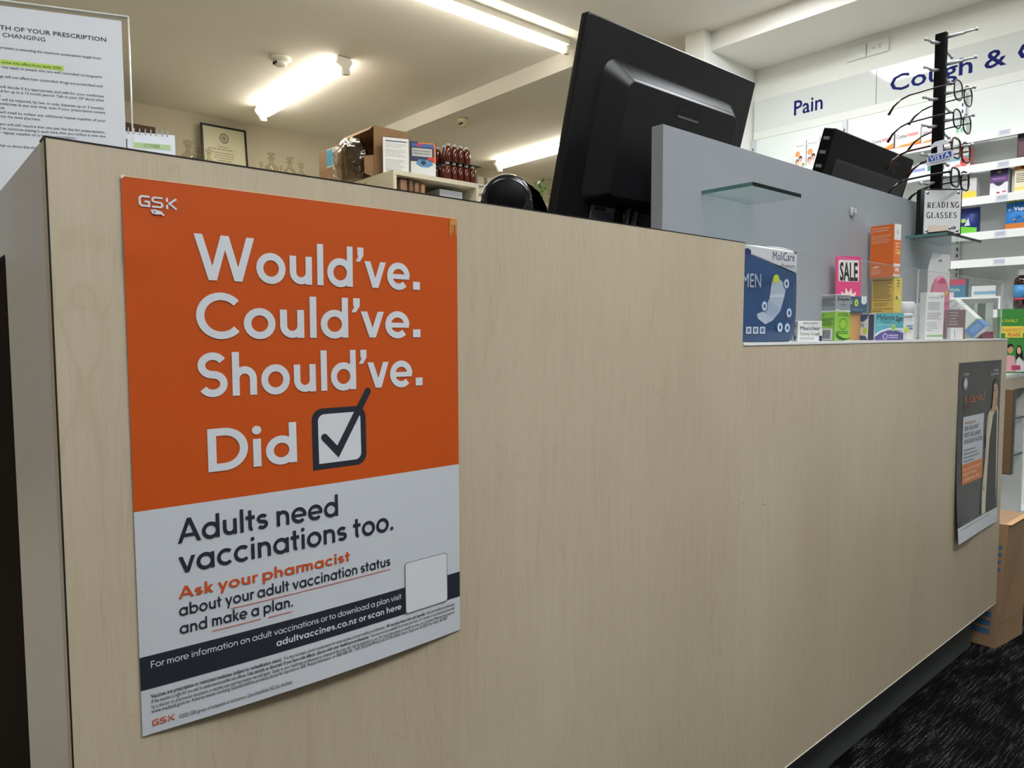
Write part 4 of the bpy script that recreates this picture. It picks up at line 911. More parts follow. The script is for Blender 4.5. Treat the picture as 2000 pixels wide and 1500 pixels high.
def glasses(z, label, fm, rx, rz, ex, r=.0013, tipm=None, tagged=False, dx=0, y=-.052, temple=.145):
    t = thing('reading_glasses', label, 'glasses', (PXx+dx, PYy+y, z), group=None)
    q = MB(); se = lambda s, k: ((abs(math.cos(k))**ex)*math.copysign(1, math.cos(k))*rx+s, 0, (abs(math.sin(k))**ex)*math.copysign(1, math.sin(k))*rz)
    for s in (-1, 1):
        q.tube([se(s*.034, 2*pi*i/28) for i in range(28)], r, fm, 6, True); q.tube([(s*(.034+rx), 0, rz*.35), (s*.064, .001, rz*.42), (s*.066, .006, rz*.42)], r*1.2, fm, 6)
    q.tube([(-.034+rx, 0, .004), (-.004, -.003, .0075), (.004, -.003, .0075), (.034-rx, 0, .004)], r, fm, 6); q.build('frame_front', t)
    for s in (-1, 1):
        q = MB(); L_ = [se(s*.034, 2*pi*i/28) for i in range(28)]
        loft(q, [[(x, -.0006, zz_) for x, _, zz_ in L_], [(x, .0006, zz_) for x, _, zz_ in L_]], LENS, None); q.f([(x, -.0006, zz_) for x, _, zz_ in L_], LENS); q.build('lens', t)
        q = MB(); e = rz*.42; pts = [(s*.066, .004, e), (s*.067, .05, e-.001), (s*.068, .095, e-.004), (s*.067, .115, e-.010), (s*.066, .132, e-.022), (s*.064, temple, e-.040)]
        q.tube(pts[:4], r*1.15, fm, 6); q.tube(pts[3:], [r*1.1, r*1.4, r*1.9], tipm or fm, 6); tp = q.build('temple', t)
        if tagged and s == -1:
            q = MB(); TGM = Matrix.Translation((0, .022, -.004)) @ Matrix.Rotation(math.radians(-4), 4, 'X')
            q.prism([(.028, -.034), (-.024, -.034), (-.028, -.030), (-.028, -.012), (-.024, -.008), (-.006, -.007), (-.006, .009), (-.018, .006), (-.020, .013), (-.010, .020), (.010, .020), (.020, .013), (.018, .006), (.006, .009), (.006, -.007), (.024, -.008), (.029, -.013), (.030, -.030)], C(226, 228, 238), -.0725, -.0719, 'yz', mat=TGM)
            FV = Fr(TGM @ Vector((-.0727, .029, -.033)), TGM.to_3x3() @ Vector((0, -.056, 0)), TGM.to_3x3() @ Vector((0, 0, .025)), (-1, 0, 0), .0002)
            q.rect(FV, .06, .36, .94, .90, C(44, 82, 176), 1); q.text(FV, 'VISTA', .5, .41, .44, WHITE, .78, 'c', .02, 2); q.text(FV, 'READERS', .5, .10, .17, C(70, 80, 130), .74, 'c', 0, 2); q.build('swing_tag', t)
    return t
BRN = C(58, 36, 30, rough=.25); BLK = C(22, 20, 20, rough=.3); GUN = C(70, 66, 64, rough=.3); TORT = C(86, 48, 36, rough=.25)
glasses(1.4475-.009, 'thin brown framed spectacles, topmost pair on the stand', BRN, .0275, .0225, .75, .0017)
glasses(1.3825-.010, 'black half rimmed spectacles, second pair from the top of the stand', BLK, .0265, .0215, .8, .0017)
glasses(1.314-.010, 'tortoiseshell spectacles with a white swing tag, third pair down the stand', TORT, .0285, .0230, .6, .0023, None, True)
glasses(1.246-.010, 'black spectacles with wide arms, lowest pair on the stand', BLK, .0275, .0215, .6, .0023)

# ================================================================== WALL SHELVING ON THE RIGHT
XW = 3.844
ws = thing('wall_shelving', 'white wall shelving with narrow shelves along the right wall', 'shelving', (XW-.002, 0, 0))
boxes('back_panel', ws, M('shelf_back_panel', (226, 230, 226), .4, noise=.008, nscale=5), (-.018, -1.6, .10, 0, 1.69, 1.972))
for y in (1.685, 1.165, .62, .08, -.46):
    q = MB(); q.box(-.032, y-.012, .10, -.0185, y+.012, 1.97, STL)
    for k in range(60): q.box(-.0324, y-.003, .14+k*.03, -.032, y+.003, .155+k*.03, BLACK)
    q.build('upright', ws)
bays = [(1.688, 1.168), (1.162, .624), (.616, .084), (.076, -.456)]
KS = 3.678/3.5; KP = 3.70/3.545
kz = lambda z: CAMZ+(z-CAMZ)*KS
ky = lambda y: (y+.5773)*KP-.5773
LEV = [kz(z) for z in (1.70, 1.572, 1.437, 1.290, 1.176, .963)]
LEVB = {0: [kz(1.695), kz(1.42), kz(1.17), kz(.963)], 1: LEV, 2: LEV, 3: LEV}
SHD = .164
for bi, (ya, yb) in enumerate(bays):
    for z in LEVB[bi]:
        q = MB(); q.box(-SHD, yb, z-.010, -.034, ya, z, SHELFW); q.box(-SHD-.003, yb, z-.034, -SHD, ya, z+.001, SHELFW)
        sh_ = q.build('shelf', ws)
        if bi > 0 and 1 < z < 1.76:
            q = MB(); F = Fr((-SHD-.0032, ya-.18, z-.032), (0, -.045, 0), (0, 0, .03), (-1, 0, 0)); q.rect(F, 0, .05, 1, .95, C(214, 216, 226), 1); q.lines(F, .15, .9, .3, .8, 2, C(150, 150, 176), 2); o = q.build('price_ticket', sh_)
boxes('plinth', ws, SHELFW, (-.16, -1.6, 0, -.02, 1.69, .10))
# sign boards above
pl_ = thing('pelmet', 'pale pelmet board running above the wall shelving', 'pelmet', (XW-.001, 0, 1.9725))
boxes('board', pl_, M('pelmet_board', (226, 227, 220), .5, noise=.008, nscale=6), (-.021, -1.6, 0, 0, 1.69, .043))
SGN = M('sign_board_gloss', (216, 218, 214), .06, spec=.6, noise=.005, nscale=4); SNV = M('sign_lettering_navy', (26, 34, 100), .6, spec=.1)
def sign(label, s_, y0, y1, ty, tw):
    t = thing('aisle_sign', label, 'sign', (XW-.001, y0, 2.0158)); W_ = y0-y1
    q = MB(); q.box(-.021, -W_, 0, 0, 0, .1715, SGN); q.build('board', t)
    F = Fr((-.0211, 0, 0), (0, -W_, 0), (0, 0, .1715), (-1, 0, 0), .0003)
    q = MB(); q.text(F, s_, (y0-ty)/W_, .245, .45, SNV, tw/W_, 'l', .012, 2); q.build('lettering', t)
sign('pale wall sign reading Pain above the shelving', 'Pain', 1.688, 1.016, 1.454, .166)
sign('pale wall sign reading Cough & Cold, behind the spectacles stand', 'Cough & Cold', 1.013, -.30, .953, .80)
def plate(label, y0, y1, sock):
    t = thing('wall_plate', label, 'socket', (XW-.0005, y0, 2.268))
    q = MB(); q.box(-.009, -(y0-y1), 0, 0, 0, .070, C(232, 233, 230), .002); q.build('plate', t)
    if sock:
        F = Fr((-.0093, 0, 0), (0, -(y0-y1), 0), (0, 0, .07), (-1, 0, 0), .0003); q = MB()
        q.rect(F, .25, .42, .36, .52, C(190, 192, 192), 1); q.poly(F, [(.52, .66), (.545, .64), (.575, .52), (.55, .54)], BLACK, 1); q.poly(F, [(.66, .64), (.685, .66), (.655, .54), (.63, .52)], BLACK, 1); q.rect(F, .59, .32, .615, .46, BLACK, 1); q.build('socket_holes', t)
plate('blank white wall plate above the Pain sign', 1.178, 1.077, False)
plate('white power socket plate beside the blank plate high on the wall', 1.072, .966, True)

# products on the wall shelves (printed front faces the counter, -x)
XF = 3.70
def wbox(name, label, y0, y1, z, h, dep, m, design=None, group=None, x=XF, cat='box'):
    y0, y1, z, h = ky(y0), ky(y1), kz(z), h*KP
    q = MB(); W_ = y0-y1; q.box(0, -W_, 0, dep, 0, h, m, .0008, 1)
    for fc in q.bm.faces: fc.smooth = False
    F = Fr((0, 0, 0), (0, -W_, 0), (0, 0, h), (-1, 0, 0), .0003); S_ = Fr((0, -W_, 0), (dep, 0, 0), (0, 0, h), (0, -1, 0), .0003)
    if design: design(q, F, S_)
    return tag(q.build(name, None, (x, y0, z+.0005)), label, cat, group)
def d_mol(q, F, S):
    q.text(F, 'Maxiclear', .12, .78, .07, C(110, 112, 140), .74, 'l', 0, 2); q.ell(F, .28, .52, .22, .11, C(240, 150, 90), 2)
    q.ell(F, .55, .36, .16, .09, C(70, 50, 46), 2); q.ell(F, .56, .30, .12, .07, C(214, 170, 150), 3); q.ell(F, .25, .24, .18, .12, C(150, 110, 96), 2); q.ell(F, .28, .17, .14, .10, C(222, 180, 160), 3); q.poly(F, [(.5, .0), (.45, .2), (.62, .26), (.78, .18), (.8, 0)], C(214, 206, 206), 3); q.rect(F, .0, 0, 1, .05, C(240, 180, 140), 4); q.ell(F, .82, .12, .12, .06, C(150, 150, 80), 4)
    q.rect(S, .1, .7, .9, .8, C(196, 196, 206), 1)
wbox('medicine_carton', 'left of two matching white family medicine cartons on the top shelf', 1.292, 1.235, 1.695, .138, .05, WHITE, d_mol)
wbox('medicine_carton', 'right of two matching white family medicine cartons on the top shelf', 1.229, 1.166, 1.695, .140, .05, WHITE, d_mol)
def d_cod(q, F, S):
    q.poly(F, [(0, 0), (0, .10), (.3, .20), (.6, .22), (1, .42), (1, 0)], C(240, 150, 60), 1); q.poly(F, [(0, 0), (0, .04), (.3, .10), (.7, .12), (1, .2), (1, 0)], C(230, 110, 50), 2); q.text(F, 'Codral', .05, .58, .2, C(60, 56, 60), .4, 'l', .01, 2); q.rect(F, .48, .6, .92, .78, C(236, 170, 170), 1); q.text(F, 'COLD & FLU', .5, .62, .12, C(220, 120, 130), .4, 'l', 0, 2); q.rect(S, 0, 0, 1, 1, C(150, 152, 156), 1)
wbox('cold_remedy_carton', 'first orange waved cold remedy carton on the top shelf, above the till screen', .915, .815, 1.70, .078, .06, WHITE, d_cod)
wbox('cold_remedy_carton', 'second orange waved cold remedy carton on the top shelf', .808, .701, 1.70, .080, .06, WHITE, d_cod)
wbox('cold_remedy_carton', 'third orange waved cold remedy carton on the top shelf, partly behind the stand', .698, .628, 1.70, .074, .06, WHITE, d_cod)
wbox('medicine_carton', 'white and pale green carton on the top shelf just right of the stand', .600, .520, 1.70, .064, .06, C(226, 234, 228), lambda q, F, S: (q.rect(F, .5, .3, .9, .7, C(190, 220, 200), 1), q.rect(F, .55, .4, .62, .6, C(120, 160, 130), 2), q.rect(F, .75, .4, .82, .6, C(120, 160, 130), 2)))
wbox('medicine_carton', 'white teal and red carton behind the tagged spectacles', .600, .501, 1.572, .086, .05, C(232, 222, 222), lambda q, F, S: (q.rect(F, 0, .38, 1, .60, C(110, 186, 204), 1), q.text(F, 'gin', .52, .66, .2, C(50, 60, 70), .2, 'l', 0, 2), q.ell(F, .78, .3, .16, .26, C(222, 96, 90), 2), q.ell(F, .74, .33, .07, .12, C(176, 50, 50), 3), q.poly(F, [(.3, .02), (.5, .2), (.7, .15), (.6, .02)], C(232, 140, 130), 2), q.rect(S, 0, 0, 1, 1, C(206, 130, 130), 1)))
wbox('medicine_carton', 'flat blue and white carton on the shelf left of the stand', .745, .648, 1.572, .042, .06, C(214, 218, 232), lambda q, F, S: (q.rect(F, .05, .3, .7, .6, C(150, 160, 206), 1), q.rect(F, .8, .2, .98, .9, C(90, 140, 110), 1)))
wbox('medicine_carton', 'grey and yellow carton on the shelf behind the lowest spectacles', .570, .472, 1.437, .086, .05, C(206, 206, 206), lambda q, F, S: (q.poly(F, [(0, 0), (0, .12), (.3, .36), (.5, .30), (.7, .42), (1, .3), (1, 0)], C(232, 206, 80), 1), q.text(F, 'bion', .45, .66, .14, C(110, 112, 120), .3, 'l', 0, 2), q.rect(F, .0, .55, .35, .9, C(176, 176, 178), 1)))
def d_pur(q, F, S):
    q.rect(F, 0, .62, 1, 1, C(46, 40, 84), 1); q.rect(F, .0, .48, 1, .72, C(110, 70, 130), 2); q.poly(F, [(.15, .50), (.35, .38), (.5, .34), (.65, .38), (.85, .50)], C(60, 54, 84), 3); q.ell(F, .5, .88, .12, .05, C(150, 130, 90), 3); q.text(F, 'Restore', .5, .60, .06, C(206, 190, 214), .7, 'c', 0, 3); q.rect(F, .38, .06, .56, .12, C(176, 70, 90), 2); q.rect(F, .7, .08, .9, .14, C(196, 100, 116), 2); q.rect(S, 0, 0, 1, 1, C(196, 196, 200), 1)
wbox('supplement_carton', 'white and purple supplement carton standing alone on a middle shelf', .423, .358, 1.437, .108, .05, C(232, 228, 234), d_pur)
wbox('supplement_carton', 'matching supplement carton close behind the white and purple one', .350, .341, 1.437, .106, .05, C(206, 206, 208), None, x=XF+.02)
wbox('supplement_carton', 'cream carton with an orange top at the right edge of the photo', .336, .270, 1.437, .112, .05, C(236, 226, 196), lambda q, F, S: (q.rect(F, 0, .82, 1, 1, C(214, 140, 60), 1), q.ell(F, .7, .9, .4, .08, C(110, 60, 40), 2), q.lines(F, .1, .9, .35, .7, 5, C(110, 100, 96), 2), q.rect(F, 0, .08, 1, .2, C(240, 216, 130), 1)))
wbox('supplement_carton', 'dark maroon carton with fine print at the right edge of the photo', .331, .270, 1.572, .112, .05, C(72, 46, 56), lambda q, F, S: (q.rect(F, 0, .66, 1, 1, C(52, 44, 56), 1), q.lines(F, .08, .9, .1, .6, 9, C(150, 110, 120), 2), q.ell(F, .5, .84, .12, .06, C(206, 200, 206), 2)))
# bags
def bag(label, y0, y1, z, h, m, design, x=3.725):
    y0, y1, z, h = ky(y0), ky(y1), kz(z), h*KP
    W_ = y0-y1; q = MB()
    R_ = lambda zz_, i, d: [(-d, -i, zz_), (-d*1.2, -W_/2, zz_), (-d, -W_+i, zz_), (d, -W_+i, zz_), (d*1.2, -W_/2, zz_), (d, -i, zz_)]
    loft(q, [R_(0, .006, .008), R_(h*.1, .003, .018), R_(h*.5, .004, .020), R_(h*.85, .001, .008), R_(h, .0, .002)], m, None, True, True)
    F = Fr((-.0245, 0, 0), (0, -W_, 0), (0, 0, h), (-1, 0, 0), .0005); design(q, F)
    return tag(q.build('sweet_bag', None, (x, y0, z+.0008)), label, 'bag')
def d_vap(q, F):
    q.rect(F, .03, .02, .97, .20, C(206, 120, 50), 1); q.text(F, 'Vapour', .28, .62, .12, C(226, 232, 240), .6, 'l', .02, 2); q.text(F, 'V', .1, .6, .09, C(200, 220, 240), .08, 'l', 0, 2); q.ell(F, .75, .36, .2, .05, C(206, 120, 70), 2); q.ell(F, .8, .48, .15, .045, C(206, 120, 70), 2); q.ell(F, .4, .42, .08, .05, C(30, 110, 190), 2); q.ell(F, .3, .32, .05, .03, C(170, 120, 110), 2); q.rect(F, .06, .9, .3, .985, C(200, 200, 60), 2); q.rect(F, .34, .91, .7, .985, C(206, 206, 80), 2)
bag('blue lozenge bag with an orange base at the right edge of the photo', .365, .250, 1.290, .122, C(46, 126, 200), d_vap)
bag('navy and green lozenge bag beside the READING GLASSES sign', .535, .462, 1.290, .112, C(40, 56, 130), lambda q, F: (q.poly(F, [(.05, .02), (.95, .02), (.95, .2), (.05, .3)], C(110, 200, 60), 1), q.poly(F, [(.3, .3), (.5, .6), (.6, .3)], C(206, 214, 230), 2), q.ell(F, .25, .5, .15, .08, C(160, 206, 110), 2)))
t = bottle('syrup_bottle', 'brown syrup bottle with a white cap and blue label at the right edge', 'bottle', 3.735, ky(.296), kz(.963)+.0005, .035, .172, M('amber_dark_glass', (40, 16, 12), .12, coat=.4), WPL, .023, .026, [('label', .045, .105, M('blue_label', (70, 140, 196), .4))])
q = MB(); q.lathe([(.0356, .040), (.0356, .048)], C(196, 50, 50), (0, 0, 0), 24); q.build('red_band', t)
q = MB(); FX = Fr((-.03, -.0362, .05), (.06, 0, 0), (0, 0, .05), (0, -1, 0), .0006); q.rect(FX, .2, .4, .8, .55, C(206, 60, 66), 2); q.text(FX, 'Cough', .5, .62, .22, WHITE, .55, 'c', .02, 2); q.rect(FX, .1, .05, .9, .3, C(40, 90, 160), 2); q.build('label_print', t)
rs = thing('shelf_riser', 'low white riser standing on the bottom shelf behind the guard', 'riser', (3.705, .66, kz(.963)+.0005))
boxes('top', rs, SHELFW, (0, -.25, .052, .09, 0, .060)); boxes('leg', rs, SHELFW, (0, -.008, 0, .09, 0, .0519)); boxes('leg', rs, SHELFW, (0, -.25, 0, .09, -.242, .0519))
wbox('medicine_carton', 'small teal and red carton on the white riser', .578, .503, 1.0203, .080, .04, C(50, 120, 150), lambda q, F, S: (q.rect(F, 0, .68, 1, 1, C(190, 60, 96), 1), q.text(F, 'Vicks', .2, .36, .16, WHITE, .5, 'l', 0, 2), q.rect(F, 0, 0, .4, .3, C(226, 190, 196), 1)), x=3.715)
wbox('medicine_carton', 'flat pale carton with a blue stripe on the white riser', .480, .390, 1.0203, .046, .04, C(222, 226, 226), lambda q, F, S: q.rect(F, .1, .2, 1, .5, C(130, 180, 206), 1), x=3.715)

# lower display fixture and the leaflet stand
fx = thing('display_cabinet', 'low open display cabinet with glass shelves beyond the counter end', 'cabinet', (2.95, .22, 0))
boxes('top', fx, SHELFW, (0, -.002, .700, .50, .5, .712)); boxes('apron', fx, LAM, (0, 0, .655, .50, .018, .6995)); boxes('back_panel', fx, SHELFW, (0, .48, 0, .5, .5, .6995)); boxes('side_panel', fx, SHELFW, (0, .02, 0, .018, .479, .6995)); boxes('side_panel', fx, SHELFW, (.482, .02, 0, .5, .479, .6995)); boxes('base', fx, SHELFW, (.019, .02, 0, .481, .479, .16))
for z in (.530, .385):
    g_ = boxes('glass_shelf', fx, GLASS, (.019, .02, z, .481, .478, z+.006)); boxes('front_edge', g_, GEDGE, (.019, .0185, z, .481, .0198, z+.006))
tag(boxes('paper_bundle', None, C(226, 206, 180), (3.10, .27, .1605, 3.30, .40, .20), bevel=.008), 'cream bundle lying at the bottom of the low display cabinet', 'bundle')
lf = thing('leaflet_stand', 'clear leaflet stand with a green family leaflet beyond the counter end', 'leaflet', (3.186, .222, .7125), (0, 0, math.radians(-52)))
boxes('holder', lf, ACRYL, (-.055, -.020, .0, .055, -.018, .08), (-.055, .012, 0, .055, .014, .15), (-.055, -.02, 0, .055, .03, .002))
q = MB(); TL_ = Matrix.Rotation(math.radians(-6), 4, 'X'); q.box(-.050, .0, .004, .050, .0015, .245, C(62, 140, 60), mat=TL_)
FLf = Fr(TL_ @ Vector((-.05, -.0002, .004)), TL_.to_3x3() @ Vector((.1, 0, 0)), TL_.to_3x3() @ Vector((0, 0, .241)), (0, -1, 0), .0003)
q.text(FLf, 'A FAMILY', .1, .79, .05, C(222, 220, 60), .6, 'l', .02, 2); q.rect(FLf, .08, .62, .88, .73, C(236, 214, 90), 2); q.rect(FLf, .25, .55, .85, .63, C(236, 214, 90), 2); q.text(FLf, 'PHARMACY', .48, .645, .055, C(222, 110, 50), .68, 'c', .02, 3); q.text(FLf, 'PLAN', .54, .57, .05, C(222, 110, 50), .4, 'c', .02, 3)
q.poly(FLf, [(.15, .02), (.2, .22), (.35, .28), (.55, .27), (.62, .1), (.6, .02)], C(226, 170, 176), 2); q.ell(FLf, .42, .37, .10, .065, C(206, 156, 120), 3); q.poly(FLf, [(.31, .38), (.33, .44), (.42, .46), (.51, .44), (.53, .38), (.45, .42)], C(30, 24, 22), 4)
q.poly(FLf, [(.6, .02), (.62, .2), (.72, .26), (.86, .2), (.9, .02)], C(228, 226, 226), 3); q.poly(FLf, [(.62, .2), (.6, .36), (.68, .43), (.78, .42), (.84, .32), (.86, .18), (.8, .2), (.7, .26)], C(24, 20, 22), 3); q.ell(FLf, .71, .35, .07, .055, C(222, 180, 156), 4)
q.rect(FLf, .45, .05, .75, .12, C(196, 70, 110), 5); q.build('leaflet', lf)

# cartons on the floor at the counter end
CBLU = C(70, 110, 146, rough=.8)
def floor_carton(label, pts_b, pts_t, m, design=None):
    q = MB(); q.f(pts_b[::-1], m); q.f(pts_t, m)
    for i in range(4): q.f([pts_b[i], pts_b[(i+1) % 4], pts_t[(i+1) % 4], pts_t[i]], m)
    if design: design(q)
    bmesh.ops.remove_doubles(q.bm, verts=q.bm.verts[:], dist=1e-6)
    return tag(q.build('shipping_carton'), label, 'box', None)
def d_big(q):
    A = Vector((2.266, .004, .0)); B = Vector((2.278, -.012, .345)); Lf = Vector((2.275, .30, 0)); n = Vector((-1, 0, 0))
    F = Fr(A, Lf-A, B-A, n, .0006); u0 = .06
    for y0 in (.10, .17, .24): q.rect(F, .06, y0, .5, y0+.045, CBLU, 1)
    for y0 in (.62, .68, .74, .80): q.rect(F, .03, y0, .2, y0+.03, CBLU, 1)
    FTp = Fr((2.278, -.012, .3455), (.19, .0, 0), (.0, .30, .002), (0, 0, 1), .0008)
    q.poly(FTp, [(.05, .35), (.5, .30), (.95, .5), (.9, .68), (.4, .62), (.1, .55)], CBLU, 1)
    q.rect(FTp, 0, .47, 1, .475, CARDD, 2); q.poly(FTp, [(0, -.02), (1, -.02), (1, .03), (0, .03)], M('cardboard_light', (196, 156, 112), .8), 1)
    FFr = Fr((2.266, .004, 0), (.17, -.02, 0), (.012, -.016, .345), (0, -1, 0), .0006)
    q.rect(FFr, .0, .20, 1, .204, CARDD, 1); q.rect(FFr, .45, .72, .455, .80, C(206, 170, 130), 1)
floor_carton('big worn brown carton on the carpet against the counter end', [Vector(v) for v in ((2.266, .004, .0005), (2.436, -.016, .0005), (2.450, .29, .0005), (2.275, .30, .0005))],
             [Vector(v) for v in ((2.278, -.012, .345), (2.470, -.014, .345), (2.470, .29, .347), (2.278, .30, .347))], CARD, d_big)
carton('shipping_carton', 'tall brown carton standing behind the big worn carton', 'box', 2.90, .175, .0005, 14, .022, .075, .384, CARDD, lambda q, R, L, T: (q.rect(L, 0, .9, 1, .905, CARD, 1), q.rect(R, 0, .93, 1, .934, CARD, 1)), bev=.004)
def d_c3(q, R, L, T):
    for k in range(3): q.poly(L, [(.35, .80-k*.1), (.65, .80-k*.1), (.5, .86-k*.1)], C(40, 34, 30), 1)
    q.rect(L, .1, .08, .5, .28, C(66, 76, 84), 1); q.rect(R, 0, 0, 1, 1, C(34, 30, 30), 1)
carton('shipping_carton', 'dark brown carton with arrow marks, topmost of its stack', 'box', 2.865, .135, .4165 if False else .3852, 2, .030, .11, .292, CARDD, d_c3, bev=.003)

# ================================================================== DISPENSARY BEHIND
LAMW = M('cream_melamine', (226, 220, 200), .5, noise=.01, nscale=6)
us = thing('shelf_unit', 'cream dispensary shelf unit carrying cartons and amber bottles', 'shelving', (2.235, 3.0, 0))
boxes('top', us, LAMW, (0, 0, 1.778, .62, 1.0, 1.803)); boxes('side_panel', us, LAMW, (0, .001, 0, .022, .30, 1.7775)); boxes('side_panel', us, LAMW, (.598, .001, 0, .62, .45, 1.7775)); boxes('back_panel', us, LAMW, (.0225, .43, 0, .5975, .45, 1.7775)); boxes('side_panel', us, LAMW, (0, .90, 0, .62, 1.0, 1.7775))
for z in (1.20, 1.585): boxes('shelf', us, LAMW, (.0225, .002, z, .5975, .429, z+.02))
ZU = 1.8035
# brown paper bags and boxes inside
for i, (x, w_, h_, lab) in enumerate(((2.300, .05, .160, 'leftmost upright brown paper packet inside the cream shelf unit'), (2.362, .03, .163, 'second upright brown paper packet inside the cream shelf unit'), (2.400, .035, .155, 'third upright brown paper packet inside the cream shelf unit'), (2.445, .03, .15, 'rightmost leaning brown paper packet inside the cream shelf unit'))):
    q = MB(); q.box(0, 0, 0, w_, .12, h_, C(*((150, 116, 84), (120, 92, 70), (136, 104, 76), (160, 124, 90))[i]), .008); tag(q.build('paper_packet', None, (x, 3.03, 1.6055), (0, 0, 0)), lab, 'packet')
carton('stock_carton', 'low brown carton beside the paper packets in the shelf unit', 'box', 2.50, 3.05, 1.6055, 0, .07, .1, .10, CARD)
carton('stock_carton', 'pale grey box at the right inside the cream shelf unit', 'box', 2.60, 3.06, 1.6055, 0, .17, .2, .145, C(196, 200, 208))
carton('shipping_carton', 'left brown carton with a blue label on the shelf unit top', 'box', 2.245, 3.63, ZU, 0, .25, .30, .27, CARD, lambda q, R, L, T: (q.rect(L, .35, .55, .85, .98, C(214, 218, 220), 1), q.rect(L, .35, .58, .62, .96, C(90, 170, 206), 2), q.rect(L, 0, .48, 1, .49, CARDD, 1)))
oc = thing('open_carton', 'open brown carton lying on its side with plastic spilling out', 'box', (2.255, 3.24, ZU))
boxes('wall', oc, CARD, (0, 0, 0, .24, .006, .30), (.234, .006, 0, .24, .36, .30), (0, .354, 0, .24, .36, .30), (0, .006, .294, .234, .354, .30), (0, .006, 0, .234, .354, .006))
q = MB(); q.f([(0, .006, 0), (0, .006, .13), (-.05, .03, .12), (-.05, .03, .02)], CARD); q.f([(0, .354, .3), (0, .006, .3), (-.03, .0, .27), (-.03, .35, .27)], CARD); q.build('flap', oc)
PLB = clear('clear_plastic_bag', (226, 222, 214), 1.9)
q = MB(); b2 = bmesh.new(); bmesh.ops.create_icosphere(b2, subdivisions=4, radius=1)
for v in b2.verts:
    n_ = .12*math.sin(9*v.co.x+4*v.co.z)*math.cos(7*v.co.y+5*v.co.x)+.06*math.sin(17*v.co.z+11*v.co.y)
    v.co *= 1+n_; v.co = Vector((v.co.x*.075, v.co.y*.17, max(v.co.z*.15, -.105)))
q.add(b2, PLB, None, True); tag(q.build('plastic_bag', None, (2.215, 3.46, ZU+.1065)), 'crumpled clear plastic bag bulging in front of the open carton', 'bag')
def standee(label, x, y, design, yaw=-20, W_=.155, H_=.222):
    t = thing('sign_holder', label, 'sign', (x, y, ZU), (0, 0, math.radians(yaw)))
    boxes('backing', t, BPLM, (-.002, .0012, 0, W_+.004, .006, H_+.002)); boxes('foot', t, ACRYL, (0, -.02, 0, W_, .04, .002))
    q = MB(); q.box(0, 0, .0022, W_, .0011, H_, PAPER); F = Fr((0, 0, 0), (W_, 0, 0), (0, 0, H_), (0, -1, 0), .0004); design(q, F); q.build('sheet', t)
def d_s1(q, F): q.rect(F, .1, .895, .92, .925, C(84, 90, 130), 1); q.lines(F, .1, .9, .74, .86, 3, C(196, 199, 206), 1); q.lines(F, .1, .9, .50, .70, 5, C(186, 190, 196), 1); q.lines(F, .1, .85, .12, .44, 7, C(180, 186, 192), 1); q.rect(F, .1, .14, .5, .16, C(140, 190, 190), 2)
def d_s2(q, F):
    q.rect(F, 0, .48, 1, 1, C(40, 50, 90), 1); q.rect(F, .03, .88, 1, .96, C(60, 100, 190), 2); q.rect(F, .25, .89, .45, .96, C(190, 60, 90), 3); q.rect(F, .05, .62, .85, .84, C(200, 204, 206), 2); q.lines(F, .1, .8, .66, .8, 2, C(120, 130, 140), 3); q.ell(F, .85, .56, .18, .06, C(220, 60, 56), 3)
    q.poly(F, [(.2, .42), (.3, .54), (.8, .54), (.9, .42), (.7, .34), (.4, .34)], C(90, 150, 206), 3); q.ell(F, .5, .46, .1, .06, C(30, 40, 66), 4); q.rect(F, .7, .03, .96, .06, C(110, 190, 196), 2); q.rect(F, .93, .45, 1, 1, C(226, 140, 70), 4); q.rect(F, .3, .965, 1, 1, C(226, 140, 70), 4)
standee('white printed notice in a holder on the shelf unit top', 2.272, 3.17, d_s1)
standee('colourful blue health card in a holder beside the amber bottles', 2.452, 3.15, d_s2)
# amber bottles in two layers
AMB = M('amber_glass', (92, 36, 24), .12, coat=.5, noise=.15, nscale=30)
proto = None; BW = .0545
def amber(x, y, z, label, capm):
    global proto
    if proto is None:
        t = thing('amber_bottle', label, 'bottle', (x, y, z), group='amber bottles packed on the shelf unit')
        q = MB(); q.lathe([(0, 0), (.0205, 0), (.0224, .003), (.0224, .076), (.019, .085), (.011, .090), (.011, .094), (0, .094)], AMB, seg=16); q.build('body', t)
        q = MB(); q.lathe([(0, .094), (.0135, .094), (.0135, .106), (.012, .108), (0, .108)], M('bottle_cap', (206, 204, 200), .4), seg=14); q.build('cap', t)
        proto = t; return
    copy_thing(proto, (x, y, z), None, label)
tag(boxes('bottle_tray', None, SHELFW, (2.625, 3.02, ZU, 2.935, 3.26, ZU+.006)), 'white tray under the amber bottles on the shelf unit', 'tray')
ORD = ['first from the left', 'second from the left', 'third from the left', 'fourth from the left', 'fifth from the left']; ROWN = ['front', 'middle', 'back']
for r_ in range(3):
    for k in range(5):
        amber(2.655+k*.0475+.014*(r_ % 2), 3.055+r_*.057, ZU+.0065, 'amber bottle in the lower packed layer, %s in the %s row' % (ORD[k], ROWN[r_]), None)
tag(boxes('layer_card', None, C(70, 50, 44), (2.64, 3.03, ZU+.1152, 2.90, 3.24, ZU+.1172)), 'thin brown divider card between the two layers of amber bottles', 'card')
for r_ in range(3):
    for k in range(4):
        amber(2.665+k*.0475+.014*(r_ % 2), 3.062+r_*.056, ZU+.1177, 'amber bottle in the upper packed layer, %s in the %s row' % (ORD[k], ROWN[r_]), None)
for o in list(COL.objects):
    if o.name.startswith('amber_bottle') and o.get('label') and 'upper' in o['label']: o['group'] = 'amber bottles in the upper layer'

